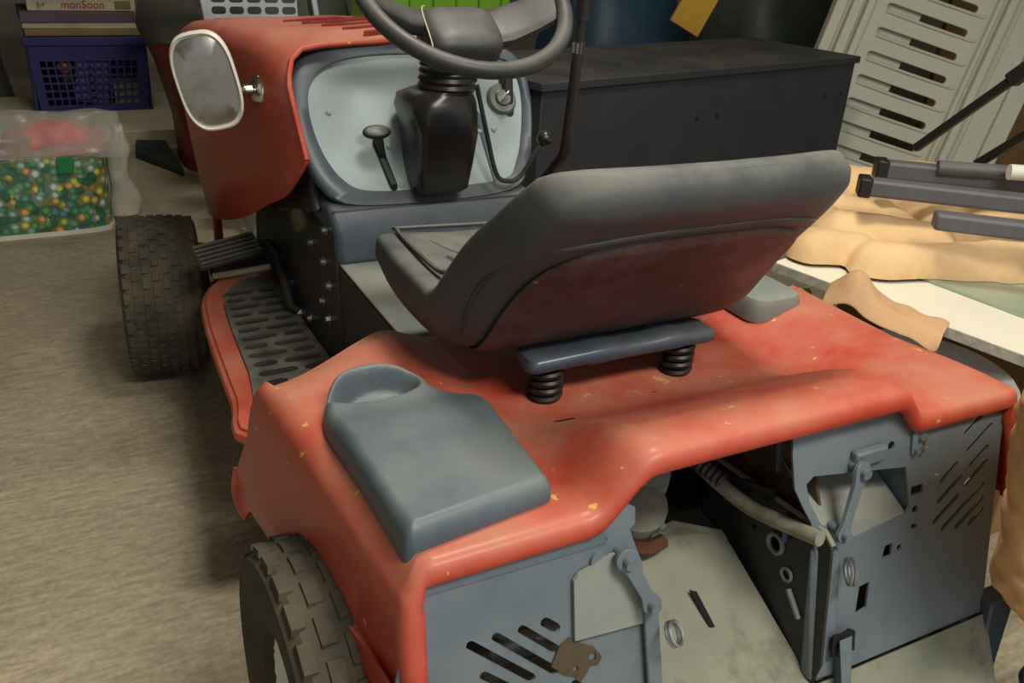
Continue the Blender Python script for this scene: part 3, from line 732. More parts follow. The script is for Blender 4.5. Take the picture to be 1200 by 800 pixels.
# dash fittings
def dp(x, z, off=0): return Vector((x, tilt(z)+.007-off, z))
DN = Vector((0, -.871, .491))
th_ = mk('throttle_slot', plate(slot2((-.104, .705), (-.082, .622), .014), [], .002, lambda u, v, w: (u, tilt(v)+.005-w, v)), m_hole, cons, smooth=False)
M_ = axisM(dp(-.108, .706)+DN*.030, (0, -.75, .66))
mk('throttle_lever', join(loft([[M_ @ Vector((.026*cos(2*pi*j/20)*s, .013*sin(2*pi*j/20)*s, h)) for j in range(20)] for s, h in ((.8, -.006), (1, -.003), (1, .003), (.8, .006))]), sqtube(dp(-.096, .675)+DN*.002, dp(-.105, .700)+DN*.028, .014, .006)), m_black, cons, bev=.002)
mk('throttle_lever_strip', sqtube(dp(-.097, .672)+DN*.004, dp(-.084, .630)+DN*.004, .008, .004), m_steel, cons)
M_ = axisM(dp(.158, .757), DN)
ig = mk('ignition_switch', lathe([(.030, 0), (.030, .004), (.026, .008), (.016, .008), (.014, .014), (0, .014)], M_, 24, False), m_steel, cons)
mk('ignition_key', xf(box(-.010, .010, -.002, .002, .012, .030), M_ @ Matrix.Rotation(.9, 4, 'Z')), m_chrome, ig, bev=.001)
for x, z in ((-.178, .747), (-.080, .690), (-.068, .628), (.118, .640), (.132, .708), (.103, .706)):
    mk('rivet', lathe([(.0055, 0), (.005, .002), (.003, .0035), (0, .004)], axisM(dp(x, z), DN), 10, False), m_pale, cons)
# gear lever
gl = mk('gear_lever', tube(catmull([(.070, .69, .80), (.088, .68, .72), (.105, .665, .645), (.125, .655, .632), (.150, .652, .642), (.180, .650, .69), (.188, .650, .70)], 5), .0045, 8), m_frame, T)
mk('lever_knob', lathe([(0, -.015)]+[(.0155*cos(t*pi/12), .0155*sin(t*pi/12)) for t in range(-5, 6)]+[(0, .0155)], axisM((.193, .650, .708), (.3, 0, 1)), 20, False), m_column, gl)
mk('gear_slot', plate(slot2((.102, .74), (.122, .60), .010), [], .002, lambda u, v, w: (u, tilt(v)+.005-w, v)), m_console, cons, smooth=False)
# steering column
def rr3(cx, hx, cy, hy, z, p=.45, n=28, slope=0):
    return [(cx+hx*math.copysign(abs(cos(2*pi*j/n))**p, cos(2*pi*j/n)), cy+hy*math.copysign(abs(sin(2*pi*j/n))**p, sin(2*pi*j/n)), z+slope*math.copysign(abs(sin(2*pi*j/n))**p, sin(2*pi*j/n))) for j in range(n)]
colm = mk('steering_column', loft([rr3(-.008, .042, .680, .035, .622, .35), rr3(-.008, .047, .675, .045, .632, .35), rr3(-.008, .051, .676, .058, .68, .35), rr3(-.008, .054, .676, .068, .73, .35), rr3(-.012, .060, .682, .074, .765, .45), rr3(-.012, .060, .680, .070, .785, .6), rr3(-.008, .053, .672, .056, .796, .8), rr3(0, .050, .664, .050, .802, 1)]), m_column, T, angle=45)
rg = []
for i in range(15):
    z = .800+.085*i/14; r = .051 if i % 2 else .0475
    rg.append(rr3(0, r, .664-.020*i/14, r, z, 1))
rg.append(rr3(0, .045, .643, .045, .90, 1))
mk('column_bellows', loft(rg), m_column, colm, angle=30)
# steering wheel
A_ = radians(35); SC = Vector((0, .608, .962)); e1 = Vector((1, 0, 0)); e2 = Vector((0, cos(A_), sin(A_))); e3 = Vector((0, -sin(A_), cos(A_)))
SM = Matrix((e1, e2, e3)).transposed().to_4x4(); SM.translation = SC
SW = mk('steering_wheel', tube([SM @ Vector((.172*cos(2*pi*i/56), .172*sin(2*pi*i/56), 0)) for i in range(56)], .0135, 12, closed=True), m_wheelrim, T)
hub = []
for s, zz in ((.75, -.105), (.95, -.098), (1.0, -.075), (1.0, -.055), (.93, -.045), (.75, -.038), (.4, -.035)):
    hub.append([SM @ Vector((.004+.066*s*math.copysign(abs(cos(2*pi*j/28))**.5, cos(2*pi*j/28)), -.030+.050*s*math.copysign(abs(sin(2*pi*j/28))**.5, sin(2*pi*j/28)), zz)) for j in range(28)])
mk('hub_pad', loft(hub), m_wheelrim, SW, angle=40)
for sx, wd in ((1, .040), (-1, .022)):
    rings = []
    for x, z, hw, ht in ((.045, -.064, wd, .016), (.085, -.055, wd, .015), (.125, -.032, wd*.92, .012), (.155, -.010, wd*.85, .010), (.170, .0, wd*.8, .006)):
        rings.append([SM @ Vector((sx*x, hw*math.copysign(abs(cos(2*pi*j/16))**.6, cos(2*pi*j/16))+(-.020 if sx > 0 else -.004), z+ht*math.copysign(abs(sin(2*pi*j/16))**.6, sin(2*pi*j/16)))) for j in range(16)])
    mk('spoke', loft(rings), m_wheelrim, SW, angle=40)
mk('hub_trim', tube(catmull([SM @ Vector((-.052, .012, -.040)), SM @ Vector((-.058, .004, -.044)), SM @ Vector((-.060, -.065, -.052)), SM @ Vector((-.058, -.080, -.08))], 5), .0012, 6), m_cream, SW)

# --- hood
HS = [(.672, .248, .690, .858), (.70, .256, .655, .862), (.76, .265, .605, .866), (.86, .275, .560, .867), (.98, .287, .505, .864), (1.12, .300, .45, .856), (1.26, .312, .405, .843), (1.40, .316, .365, .826), (1.52, .312, .335, .802), (1.60, .295, .315, .77), (1.645, .255, .31, .72), (1.66, .18, .32, .68)]
def hood_ring(s):
    y, hw, zb_, zt = s; half = []
    zs = zt-.045; bw = hw*lerp(.98, .86, sm(.8, 1.6, y))
    pts = [(bw, zb_), (lerp(bw, hw, .45), lerp(zb_, zs, .33)), (lerp(bw, hw, .85), lerp(zb_, zs, .66)), (hw, lerp(zb_, zs, .86)), (hw-.004, zs), (hw-.014, zs+.022), (hw-.034, zs+.036), (hw-.07, zs+.041), (hw-.13, zs+.044), (hw*.3, zt), (0, zt+.004)]
    L_ = [(-x, y+max(0, (z-.69)*.70)*(1-sm(.672, 1.0, y))+.02*(1-x/hw)*(1-sm(.672, .9, y)), z) for x, z in pts]
    R_ = [(-p[0]*.74, p[1]+.10*(1-sm(.672, 1.0, y))*sm(.05, .2, -p[0]), p[2]) for p in L_[:-1]][::-1]
    return L_+R_
HSF = catmull([Vector(s) for s in HS], 3)
hood = mk('hood', loft([hood_ring(s) for s in HSF], False, False), m_redhood, T, angle=55)
s_ = hood.modifiers.new('thickness', 'SOLIDIFY'); s_.thickness = .006; s_.offset = -1
mk('hood_edge', tube([tuple(p) for p in hood_ring(HSF[0])], .0045, 8), m_red, hood)
for k in range(5):
    x0 = -.175+.022*k; y0 = 1.055-.055*k
    P = [(x, y0+.10*(x-x0)/.3, .874) for x in [x0+(.16-x0)*i/14 for i in range(15)]]
    vs = []
    for i, (x, y, z) in enumerate(P):
        hw = .009*(sin(pi*min(1, max(0, (i+.3)/14.6)))**.5)
        zt = min(HSF, key=lambda q: abs(q[0]-y))[3]+.004*(1-(abs(x)/.2))-.0008
        vs.append([(x, y-hw, zt-.010), (x, y-hw, zt+.002), (x, y+hw*.4, zt+.0035), (x, y+hw, zt-.010)])
    mk('louver', loft(vs), mat('louver_shade_red', (120, 36, 26), .6) if k == 0 else bpy.data.materials['louver_shade_red'], hood, angle=30)  # proud dark bars; the shade of the hood slots is in their colour
mk('hood_post', cyl((-.245, 1.55, .24), (-.245, 1.55, .33), .012, 10), m_red, T)
mk('side_lamp_cap', lathe([(.022, 0), (.022, .012), (.014, .016), (0, .016)], axisM((-.222, .80, .545), (-1, -.2, 0)), 16, False), m_rust, T)

# --- mirror on the hood
MC = Vector((-.368, .81, .795))
mx_ = Vector((.93, -.30, .22)).normalized(); up_ = Vector((-.20, .0, .97)).normalized()
mn = mx_.cross(up_).normalized(); up_ = mn.cross(mx_)
MM = Matrix((mx_, up_, mn)).transposed().to_4x4(); MM.translation = MC      # +z = rearward face
if (MM.to_3x3() @ Vector((0, 0, 1))).y > 0:
    mn = -mn; MM = Matrix((mx_, up_, mn)).transposed().to_4x4(); MM.translation = MC
def mo(s, z, n=40): return [MM @ Vector((.050*s*math.copysign(abs(cos(2*pi*j/n))**.66, cos(2*pi*j/n)), .082*s*math.copysign(abs(sin(2*pi*j/n))**.66, sin(2*pi*j/n)), z)) for j in range(n)]
mir = mk('wing_mirror', loft([mo(.45, -.040), mo(.8, -.034), mo(.97, -.018), mo(1, -.004), mo(.99, .004), mo(.95, .006), mo(.93, .002), mo(.90, .001)]), m_mirrorw, T, angle=50)
mk('mirror_glass', loft([mo(.90, .0012), mo(.88, .003), mo(.5, .0034)]), m_glass, mir, angle=50)
mk('mirror_stalk', tube(catmull([MM @ Vector((.03, -.02, -.02)), Vector((-.31, .86, .77)), Vector((-.285, .865, .768)), Vector((-.270, .865, .768))], 4), .012, 10), m_chrome, mir)
mk('mirror_mount', lathe([(.026, 0), (.026, .006), (.02, .014), (.012, .02), (0, .02)], axisM((-.266, .865, .768), (-1, -.2, .1)), 20, False), m_chrome, mir)

# --- brake pedal
pa = Vector((-.375, 1.075, .385)); pb = Vector((-.242, 1.10, .398))
pd = mk('pedal', xf(box(0, (pb-pa).length, -.027, .027, -.008, .008), frame(pa, pb-pa, (0, .8, .5))), m_pad, T, bev=.004)
FR_ = frame(pa, pb-pa, (0, .8, .5)); Lp = (pb-pa).length
for k in range(5):
    v = -.022+.011*k
    mk('pedal_rib', xf(box(.002, Lp-.002, v-.0035, v+.0035, .008, .014), FR_), m_pad, pd, bev=.001)
mk('pedal_arm', tube(catmull([(-.245, 1.10, .392), (-.228, 1.09, .402), (-.219, 1.05, .402), (-.218, 1.00, .385), (-.219, .95, .345), (-.219, .925, .322), (-.205, .905, .315)], 5), .010, 10), m_black, pd)
mk('brake_linkage', tube([(-.33, 1.16, .31), (-.21, 1.13, .33)], .007, 8), m_cream, T)

# --- lift lever
pl = catmull([(.30, .722, 1.02), (.30, .73, .90), (.30, .742, .74), (.30, .752, .655), (.296, .775, .62), (.28, .82, .55), (.272, .83, .50), (.272, .83, .30)], 5)
lv = mk('lift_lever', tube(pl, .0105, 10), m_black, T)
mk('lever_grip', tube([(.30, .722, 1.12), (.30, .7265, .94), (.30, .7300, .905)], .0145, 12), m_black, lv)
mk('tape_band', tube([(.30, .7345, .865), (.30, .7360, .845)], .0122, 12), m_chrome, lv)
mk('lever_pivot', box(.20, .30, .80, .86, .28, .34), m_frame, lv, bev=.006)
mk('footrest', plate([(-x, y) for x, y in oo], [], .022, lambda u, v, w: (u, v, .279+w)), m_red, T, bev=.006)

# ------------------------------------------------------------------ dark chest behind the mower
def P2(o, ang, u, v): return (o[0]+u*cos(ang)-v*sin(ang), o[1]+u*sin(ang)+v*cos(ang))
CO = (.635, 1.447); CA = math.atan2(.335, 1.617); CW, CD, CHT = 1.60, .50, .65
def chq(u0, u1, v0, v1, z0, z1):
    b = [P2(CO, CA, u, v) for u, v in ((u0, v0), (u1, v0), (u1, v1), (u0, v1))]
    return hexa([(x, y, z0) for x, y in b], [(x, y, z1) for x, y in b])
ch = empty('storage_chest', (1.4, 1.85, 0), 'long dark grey wooden chest with dusty top behind the mower', 'chest')
mk('body', chq(.012, CW-.012, .012, CD, 0, CHT-.025), m_box, ch, bev=.003)
mk('top', chq(0, CW, 0, CD+.01, CHT-.025, CHT), m_box, ch, bev=.003)
for u in (.70, .80, 1.42, 1.53):
    x, y = P2(CO, CA, u, .012)
    mk('screw_hole', lathe([(.007, 0), (.007, .002), (0, .002)], axisM((x, y, .49 if u < 1 else .515), (sin(CA), -cos(CA), 0)), 10, False), m_hole, ch)

# ------------------------------------------------------------------ white resin lounger leaning behind the chest
LNG = empty('plastic_lounger', (2.55, 1.95, 0), 'white plastic slotted garden lounger leaning upright behind the dark chest', 'lounger')
hd_ = Vector((.87, -.48, 0)).normalized(); lu_ = (Vector((0, 0, 1))+Vector((.48, .87, 0)).normalized()*.15).normalized()
LA = radians(14.5); lx = hd_*cos(LA)-lu_*sin(LA); lup = hd_*sin(LA)+lu_*cos(LA); ln = lx.cross(lup)
if ln.y > 0: ln = -ln
LO = Vector((2.42, 2.02, .6)); LM = Matrix((lx, lup, ln)).transposed().to_4x4(); LM.translation = LO
def lf(u, v, w): return LM @ Vector((u, v, w))
LV = [.234+.0975*k for k in range(3, -8, -1)]
slots = [slot2((.055, v), (.412, v), .030, 4) for v in LV]
mk('slotted_panel', plate(rrect(-.005, .475, -.545, .66, .05), slots, .016, lambda u, v, w: lf(u, v, -w)), m_resin, LNG, bev=.003)
mk('panel_backing', plate([(.04, -.50), (.215, -.50), (.215, .62), (.04, .62)], [], .006, lambda u, v, w: lf(u, v, -.034-w)), m_resin, LNG)
for v in LV:
    mk('slat_lip', xf(tube([(.06, v-.021, .002), (.25, v-.022, .005), (.44, v-.020, .002), (.455, v-.012, 0)], .0065, 8), LM), m_resin, LNG)
for nm_, segs in (('side_rail', ((-.150, -.105, .018), (-.105, -.085, -.006), (-.085, -.045, .020), (-.045, -.030, .0), (-.030, .0, .026))), ('side_rail', ((.470, .490, .024), (.490, .512, .004), (.512, .545, .026))), ('folded_leg', ((.560, .590, -.02), (.590, .690, -.035), (.690, .77, -.02)))):
    mk(nm_, join(*[xf(box(a_, b_, -.545, .66 if nm_ == 'side_rail' else .45, -.05, h_), LM) for a_, b_, h_ in segs]), m_resin, LNG, bev=.008, bseg=3)
tag(mk('cardboard_sheet', obox((3.75, 2.25, .56), (.7, .05, 1.1), (.0, 0, -.5)), m_card, bev=.004), 'brown cardboard sheet standing behind the white plastic lounger', 'cardboard')

# ------------------------------------------------------------------ white board, blanket, chair frame at right
BD = [(.700, .530), (.835, -.10), (1.50, .02), (1.36, .70)]
bd = empty('white_board', (1.08, .3, .43), 'white laminated board lying flat beside the mower fender', 'board')
mk('panel', hexa([(x, y, .430) for x, y in BD], [(x, y, .450) for x, y in BD]), m_board, bd, smooth=False)
e0, e1_ = Vector(BD[0]), Vector(BD[1])
mk('raw_edge', hexa([(e0.x-.002, e0.y, .430), (e1_.x-.002, e1_.y, .430), (e1_.x, e1_.y, .430), (e0.x, e0.y, .430)], [(e0.x-.002, e0.y, .4492), (e1_.x-.002, e1_.y, .4492), (e1_.x, e1_.y, .4492), (e0.x, e0.y, .4492)]), m_edge, bd, smooth=False)
sup = empty('cardboard_carton', (1.15, .3, 0), 'brown cardboard carton holding up the white board', 'carton')
mk('carton_body', box(.95, 1.40, .06, .56, 0, .428), m_card, sup, bev=.004)
mk('tape_strip', box(.949, 1.401, .29, .33, .05, .4295), m_buff, sup)
tag(mk('glass_sheet', hexa([(.955, .135, .451), (1.40, .05, .451), (1.35, .60, .451), (.915, .455, .451)], [(.955, .135, .457), (1.40, .05, .457), (1.35, .60, .457), (.915, .455, .457)]), m_glassg, smooth=False), 'greenish glass sheet lying on the white board', 'glass sheet')
# metal basin under the board edge
bs_ = empty('metal_basin', (.70, .12, 0), 'grey metal basin half under the white board', 'basin')
mk('basin_wall', lathe([(.0, .0), (.11, .0), (.13, .02), (.155, .36), (.165, .385), (.170, .392), (.165, .398), (.150, .380), (.126, .03), (0, .015)], Matrix.Translation((.678, .13, 0)), 40, False), m_metal, bs_)
tag(mk('black_rag', lathe([(0, 0), (.06, 0), (.08, .05), (.07, .30), (.05, .36), (0, .38)], Matrix.Translation((.60, .50, 0)), 20, False), m_blackbag), 'black sack bundle under the far end of the white board', 'sack')
tag(mk('yellow_tool_handle', tube(catmull([(.66, .44, .40), (.70, .46, .405), (.74, .46, .40)], 4), .012, 8), m_lime), 'yellow-green tool handle under the white board', 'tool handle')

# crumpled blanket
def blanket():
    lobes = [((.80, .37), (1.05, .265), .050), ((1.05, .265), (1.45, .10), .058), ((.745, .475), (.815, .425), .050), ((.86, .52), (.985, .385), .062), ((1.09, .66), (1.0, .46), .052),
             ((.93, .70), (.99, .58), .060), ((1.22, .63), (1.12, .47), .050), ((1.0, .84), (1.4, .60), .075), ((1.3, .72), (1.65, .42), .085), ((1.2, .40), (1.6, .16), .066),
             ((1.18, .52), (1.3, .38), .06), ((.90, .60), (.84, .53), .05), ((1.35, .5), (1.62, .3), .07), ((.97, .47), (1.08, .36), .05)]
    lobes = [((a[0]+.05, a[1]+.045), (b[0]+.05, b[1]+.045), r) for a, b, r in lobes]
    X0, Y0, ST, NX, NY = .68, -.01, .0085, 138, 116
    Hh = [[0.]*(NX+1) for _ in range(NY+1)]
    for j in range(NY+1):
        for i in range(NX+1):
            x, y = X0+ST*i, Y0+ST*j
            wx = x+.022*noise.noise(Vector((x*9, y*9, 1))); wy = y+.022*noise.noise(Vector((x*9, y*9, 7)))
            best = 0
            for (ax, ay), (bx_, by_), r in lobes:
                dx, dy = bx_-ax, by_-ay; t = max(0, min(1, ((wx-ax)*dx+(wy-ay)*dy)/(dx*dx+dy*dy)))
                d2 = (wx-ax-t*dx)**2+(wy-ay-t*dy)**2
                if d2 < r*r: best = max(best, 1.2*sqrt(r*r-d2))
            Hh[j][i] = best
    for _ in range(2):
        G = [row[:] for row in Hh]
        for j in range(1, NY):
            for i in range(1, NX):
                if Hh[j][i] > 0: G[j][i] = (Hh[j][i]*4+Hh[j-1][i]+Hh[j+1][i]+Hh[j][i-1]+Hh[j][i+1])/8
        Hh = G
    idx = {}; V = []; Fc = []
    def vid(i, j):
        if (i, j) not in idx:
            idx[(i, j)] = len(V)
            x, y = X0+ST*i, Y0+ST*j
            if Hh[j][i] <= 0:
                wx = x+.022*noise.noise(Vector((x*9, y*9, 1))); wy = y+.022*noise.noise(Vector((x*9, y*9, 7))); bestd = None
                for (ax, ay), (bx_, by_), r in lobes:
                    dx, dy = bx_-ax, by_-ay; t = max(0, min(1, ((wx-ax)*dx+(wy-ay)*dy)/(dx*dx+dy*dy)))
                    qx, qy = ax+t*dx-wx, ay+t*dy-wy; d = sqrt(qx*qx+qy*qy)
                    if bestd is None or d-r < bestd[0]: bestd = (d-r, qx/d, qy/d)
                k = min(bestd[0], ST*1.5); x += bestd[1]*k; y += bestd[2]*k
            V.append((x, y, .458+Hh[j][i]+.003*noise.noise(Vector((i*.22, j*.22, 0)))*(1 if Hh[j][i] > .02 else 0)))
        return idx[(i, j)]
    for j in range(NY):
        for i in range(NX):
            if max(Hh[j][i], Hh[j+1][i], Hh[j][i+1], Hh[j+1][i+1]) > 0: Fc.append((vid(i, j), vid(i+1, j), vid(i+1, j+1), vid(i, j+1)))
    return V, Fc
tag(mk('blanket', blanket(), m_tan, angle=180), 'crumpled tan blanket heaped on the white board', 'blanket')

# folded chair frame lying on the blanket
cf = empty('folding_chair', (1.2, .4, .55), 'folded grey metal chair frame lying on the tan blanket', 'chair')
def leg(a, b, wd, ht, cap=True):
    a, b = Vector(a), Vector(b)
    o = mk('leg', sqtube(a, b, wd, ht), m_legs, cf, bev=.007, bseg=3)
    if cap:
        d = (b-a).normalized(); mk('end_cap', sqtube(a-d*.014, a+d*.012, wd+.005, ht+.005), m_cap, o, bev=.004)
    return o
leg((1.045, .605, .605), (1.65, .15, .605), .042, .040)
leg((.905, .520, .600), (1.50, .03, .600), .042, .036)
o = leg((.90, .335, .585), (1.42, -.10, .585), .040, .034, False)
mk('cross_strut', sqtube((1.16, .62, .64), (1.16, .36, .90), .018, .018), m_cap, cf, bev=.003)
mk('strut_sleeve', sqtube((1.16, .435, .825), (1.16, .36, .90), .030, .030), m_cap, cf, bev=.005)
mk('cross_strut', sqtube((1.22, .50, .63), (1.22, .33, .79), .018, .018), m_cap, cf, bev=.003)
mk('seat_rail', tube([(1.12, .52, .625), (1.55, .20, .64)], .016, 12), m_legs, cf)
mk('white_ferrule', tube([(1.19, .40, .642), (1.30, .32, .646)], .017, 12), m_white, cf)

# small scrap hanging over the board edge
def scrap():
    V = []; Fc = []; nu, nv = 16, 8
    for j in range(nv+1):
        for i in range(nu+1):
            a, b = i/nu, j/nv
            x = lerp(.665, .755, a)+.02*(b-.5); y = lerp(.345, .145, a)
            ridge = .058*math.exp(-((a-.22)/.16)**2)*(1-abs(b-.5)*1.1)+.018*(1-a)
            z = .4515+ridge+.018*(1-b)*(0.4+.6*a)*sin(3*a)+.006*noise.noise(Vector((a*7, b*5, 1)))
            x2 = x+lerp(-.035, .035, b)
            if b < .3: z -= .05*(.3-b)*2
            V.append((x2, y+.05*(b-.5), max(z, .4515 if x2 > .72 else .40)))
    for j in range(nv):
        for i in range(nu):
            k = j*(nu+1)+i; Fc.append((k, k+1, k+nu+2, k+nu+1))
    return V, Fc
tag(mk('cloth_scrap', scrap(), m_skin, sub=1, solid=.003), 'small tan scrap of cloth folded over the near edge of the white board', 'cloth')

# ------------------------------------------------------------------ tan quilted jacket on a tub, right foreground
def jacket():
    rings = []
    zs = [.205+.535*i/120 for i in range(121)]
    for i, z in enumerate(zs):
        f = i/120
        ctr = Vector((.435-.150*f+.008*sin(f*6), -.335-.03*f+.0, z))
        xl_j = (lerp(.50, .262, (z-.205)/.215) if z < .42 else lerp(.262, .180, (z-.42)/.24)); xr_j = .60-.12*sm(.5, .74, z)
        hw = (xr_j-xl_j)/2*(1-.22*sm(.88, 1, f)); ctr.x = (xr_j+xl_j)/2; hd = .042*(1-.3*sm(.9, 1, f))*(1 if f > .03 else .8)
        ring = []
        for j in range(44):
            a = 2*pi*j/44
            x = hw*math.copysign(abs(cos(a))**.6, cos(a)); y = hd*math.copysign(abs(sin(a))**.7, sin(a))
            puff = .0055*abs(sin(f*30+2.2*sin(2*a)+3*noise.noise(Vector((cos(a)*2, f*9, 0)))))+.005*noise.noise(Vector((cos(a)*4, sin(a)*4, f*24)))
            k = 1+puff/hd*.9
            ring.append(ctr+Vector((x*(1+puff/hw*.9), y*k, 0)))
        rings.append(ring)
    return loft(rings)
jk = empty('quilted_jacket', (.46, -.335, .2), 'tan quilted padded jacket standing folded beside the rear fender', 'jacket')
mk('body', jacket(), m_tanj, jk, angle=180)
for dx in (.0, .014):
    P = []
    for i in range(50):
        f = .10+.84*i/49; z = .205+.535*f
        xl_j = (lerp(.50, .262, (z-.205)/.215) if z < .42 else lerp(.262, .180, (z-.42)/.24))
        P.append((max(xl_j+.055, .30)+dx, -.335-.03*f-.0435*(1-.3*sm(.9, 1, f)), z))
    mk('seam', tube(P, .002, 5), mat('seam_brown', (150, 108, 68), .9) if dx == 0 else bpy.data.materials['seam_brown'], jk)
tb = empty('plastic_tub', (.52, -.36, 0), 'dark blue plastic tub under the tan jacket', 'tub')
mk('tub_body', loft([rr3(.57, .11, -.39, .07, 0, .35), rr3(.57, .13, -.39, .075, .18, .35)]), m_tub, tb, angle=40)
mk('tub_rim', tube(rr3(.57, .135, -.39, .08, .185, .35, 40), .010, 8, closed=True), m_tub, tb)
mk('tub_lid', loft([rr3(.57, .132, -.39, .077, .186, .35), rr3(.57, .128, -.39, .073, .200, .35)]), m_tub, tb, angle=40)

# ------------------------------------------------------------------ left background: crate, boxes, bag
cr = empty('plastic_crate', (-.32, 4.25, .05), 'blue plastic crate with open grid sides on a cream plank', 'crate')
def crp(u, v, w): return (-.60+.52*u+.02*(1-v)*(1 if u < .5 else -1)*1.0, 4.06+w, .075+.335*v)
H = []
for i in range(14):
    for j in range(6):
        u0 = .075+.061*i; v0 = .08+.105*j
        H.append([(u0, v0), (u0+.046, v0), (u0+.046, v0+.080), (u0, v0+.080)])
mk('front_grid', plate([(0, 0), (1, 0), (1, 1), (0, 1)], H, .012, crp), m_crate, cr, smooth=False)
mk('side_wall', box(-.600, -.588, 4.072, 4.42, .075, .41), m_crate, cr)
mk('side_wall', box(-.092, -.080, 4.072, 4.42, .075, .41), m_crate, cr)
mk('back_wall', box(-.600, -.080, 4.42, 4.432, .075, .41), m_crate, cr)
mk('crate_floor', box(-.600, -.080, 4.06, 4.432, .070, .0755), m_crate, cr)
mk('top_rim', join(box(-.61, -.07, 4.045, 4.06, .375, .415)), m_crate, cr, bev=.004)
tag(mk('blue_packet', obox((-.34, 4.115, .20), (.15, .04, .20), (.0, .1, 0)), mat('pale_violet', (110, 106, 170), .5), bev=.006), 'pale violet packet inside the blue crate', 'packet')
tag(mk('orange_fruit_toy', lathe([(0, -.035)]+[(.035*cos(t*pi/12), .035*sin(t*pi/12)) for t in range(-5, 6)]+[(0, .036)], Matrix.Translation((-.45, 4.12, .27)), 16, False), mat('orange_ball', (206, 120, 60), .6)), 'small orange ball inside the blue crate', 'ball')
tag(mk('paper_bundle', obox((-.175, 4.16, .14), (.15, .10, .12), (0, 0, .05)), m_cream2, bev=.004), 'cream paper bundle in the right corner of the blue crate', 'paper')
tag(mk('dark_cloth_bundle', lathe([(0, 0), (.10, 0), (.115, .05), (.10, .2), (.05, .26), (0, .27)], Matrix.Translation((-.44, 4.30, .078)), 18, False), m_blackbag), 'dark cloth bundle at the back of the blue crate', 'cloth')
tag(mk('coiled_cable', tube(catmull([(-.56, 4.085, .33), (-.46, 4.083, .345), (-.30, 4.083, .33), (-.15, 4.085, .30)], 6), .010, 8), m_frame), 'black cable lying across inside the blue crate', 'cable')
# stacked boxes on the crate
def bx(name, x0, x1, y0, y1, z0, z1, m, label, cat, rot=0):
    return tag(mk(name, obox(((x0+x1)/2, (y0+y1)/2, (z0+z1)/2), (x1-x0, y1-y0, z1-z0), (0, 0, rot)), m, bev=.003), label, cat)
bx('flat_carton', -.60, -.10, 4.07, 4.40, .416, .446, m_buff, 'flat buff carton resting on the blue crate, lowest of the stack', 'carton', .02)
bx('paper_stack', -.60, -.11, 4.08, 4.40, .447, .474, m_cream2, 'thin cream paper stack above the flat buff carton', 'paper', -.01)
bx('mauve_game_box', -.61, -.12, 4.07, 4.40, .475, .522, m_mauve, 'mauve flat game box in the stack on the crate', 'box', .02)
gb = empty('cream_game_box', (-.34, 4.24, .523), 'cream game box with red lettering on its side', 'box')
mk('carton', obox((-.34, 4.24, .552), (.46, .30, .056), (0, 0, .0)), m_cream2, gb, bev=.003)
def lettering(txt, size, loc, m, parent, name='lettering'):
    cu = bpy.data.curves.new('text', 'FONT'); cu.body = txt; cu.size = size; cu.extrude = .0006
    to = bpy.data.objects.new('text', cu); COL.objects.link(to)
    dg = bpy.context.evaluated_depsgraph_get(); me = bpy.data.meshes.new_from_object(to.evaluated_get(dg))
    V = [(loc[0]+v.co.x, loc[1]-v.co.z, loc[2]+v.co.y) for v in me.vertices]; F_ = [tuple(p.vertices) for p in me.polygons]
    bpy.data.objects.remove(to); bpy.data.meshes.remove(me); bpy.data.curves.remove(cu)
    return mk(name, (V, F_), m, parent, smooth=False)
lettering('monSoon', .048, (-.43, 4.0835, .538), m_redink, gb)
lettering('6+', .035, (-.53, 4.0825, .540), m_gband, gb)
mk('end_label', box(-.20, -.13, 4.0850, 4.0890, .535, .570), m_buff, gb)
bx('purple_game_box', -.62, -.12, 4.08, 4.40, .582, .66, m_purple, 'purple game box on top of the cream game box', 'box', .01)
bx('grey_game_box', -.60, -.14, 4.09, 4.40, .661, .72, m_mauve, 'mauve box topmost of the stack on the crate', 'box', -.02)
tag(mk('cream_plank', box(-.78, .06, 3.62, 4.48, 0, .068), m_cream, bev=.004), 'cream plank on the floor under the blue crate', 'plank')
tag(mk('dark_board', hexa([(-.25, 3.40, .0), (-.105, 3.06, .0), (-.10, 3.58, .0), (-.22, 3.61, .0)], [(-.25, 3.40, .03), (-.105, 3.06, .03), (-.10, 3.58, .03), (-.22, 3.61, .03)]), m_dgstrip, smooth=False), 'dark green board lying on the floor in front of the cream plank', 'board')
def sack(c, r, h, seed, sx=1., sy=1.):
    rings = []
    for i in range(14):
        f = i/13; rr = r*(1-.25*f)*sqrt(max(0.02, 1-(max(0, f-.55)/.46)**2))
        ring = []
        for j in range(28):
            a = 2*pi*j/28; k = 1+.16*noise.noise(Vector((cos(a)*1.7+seed, sin(a)*1.7, f*3)))
            ring.append((c[0]+rr*k*cos(a)*sx, c[1]+rr*k*sin(a)*sy, c[2]+h*f))
        rings.append(ring)
    return loft(rings)
tag(mk('black_sack', sack((-1.16, 3.75, 0), .30, .42, 3.), m_blackbag), 'black plastic sack left of the blue crate', 'sack')
tag(mk('grey_sack', sack((-1.0, 4.7, 0), .32, .75, 9.), m_olive), 'grey covered bundle behind the black sack', 'bundle')

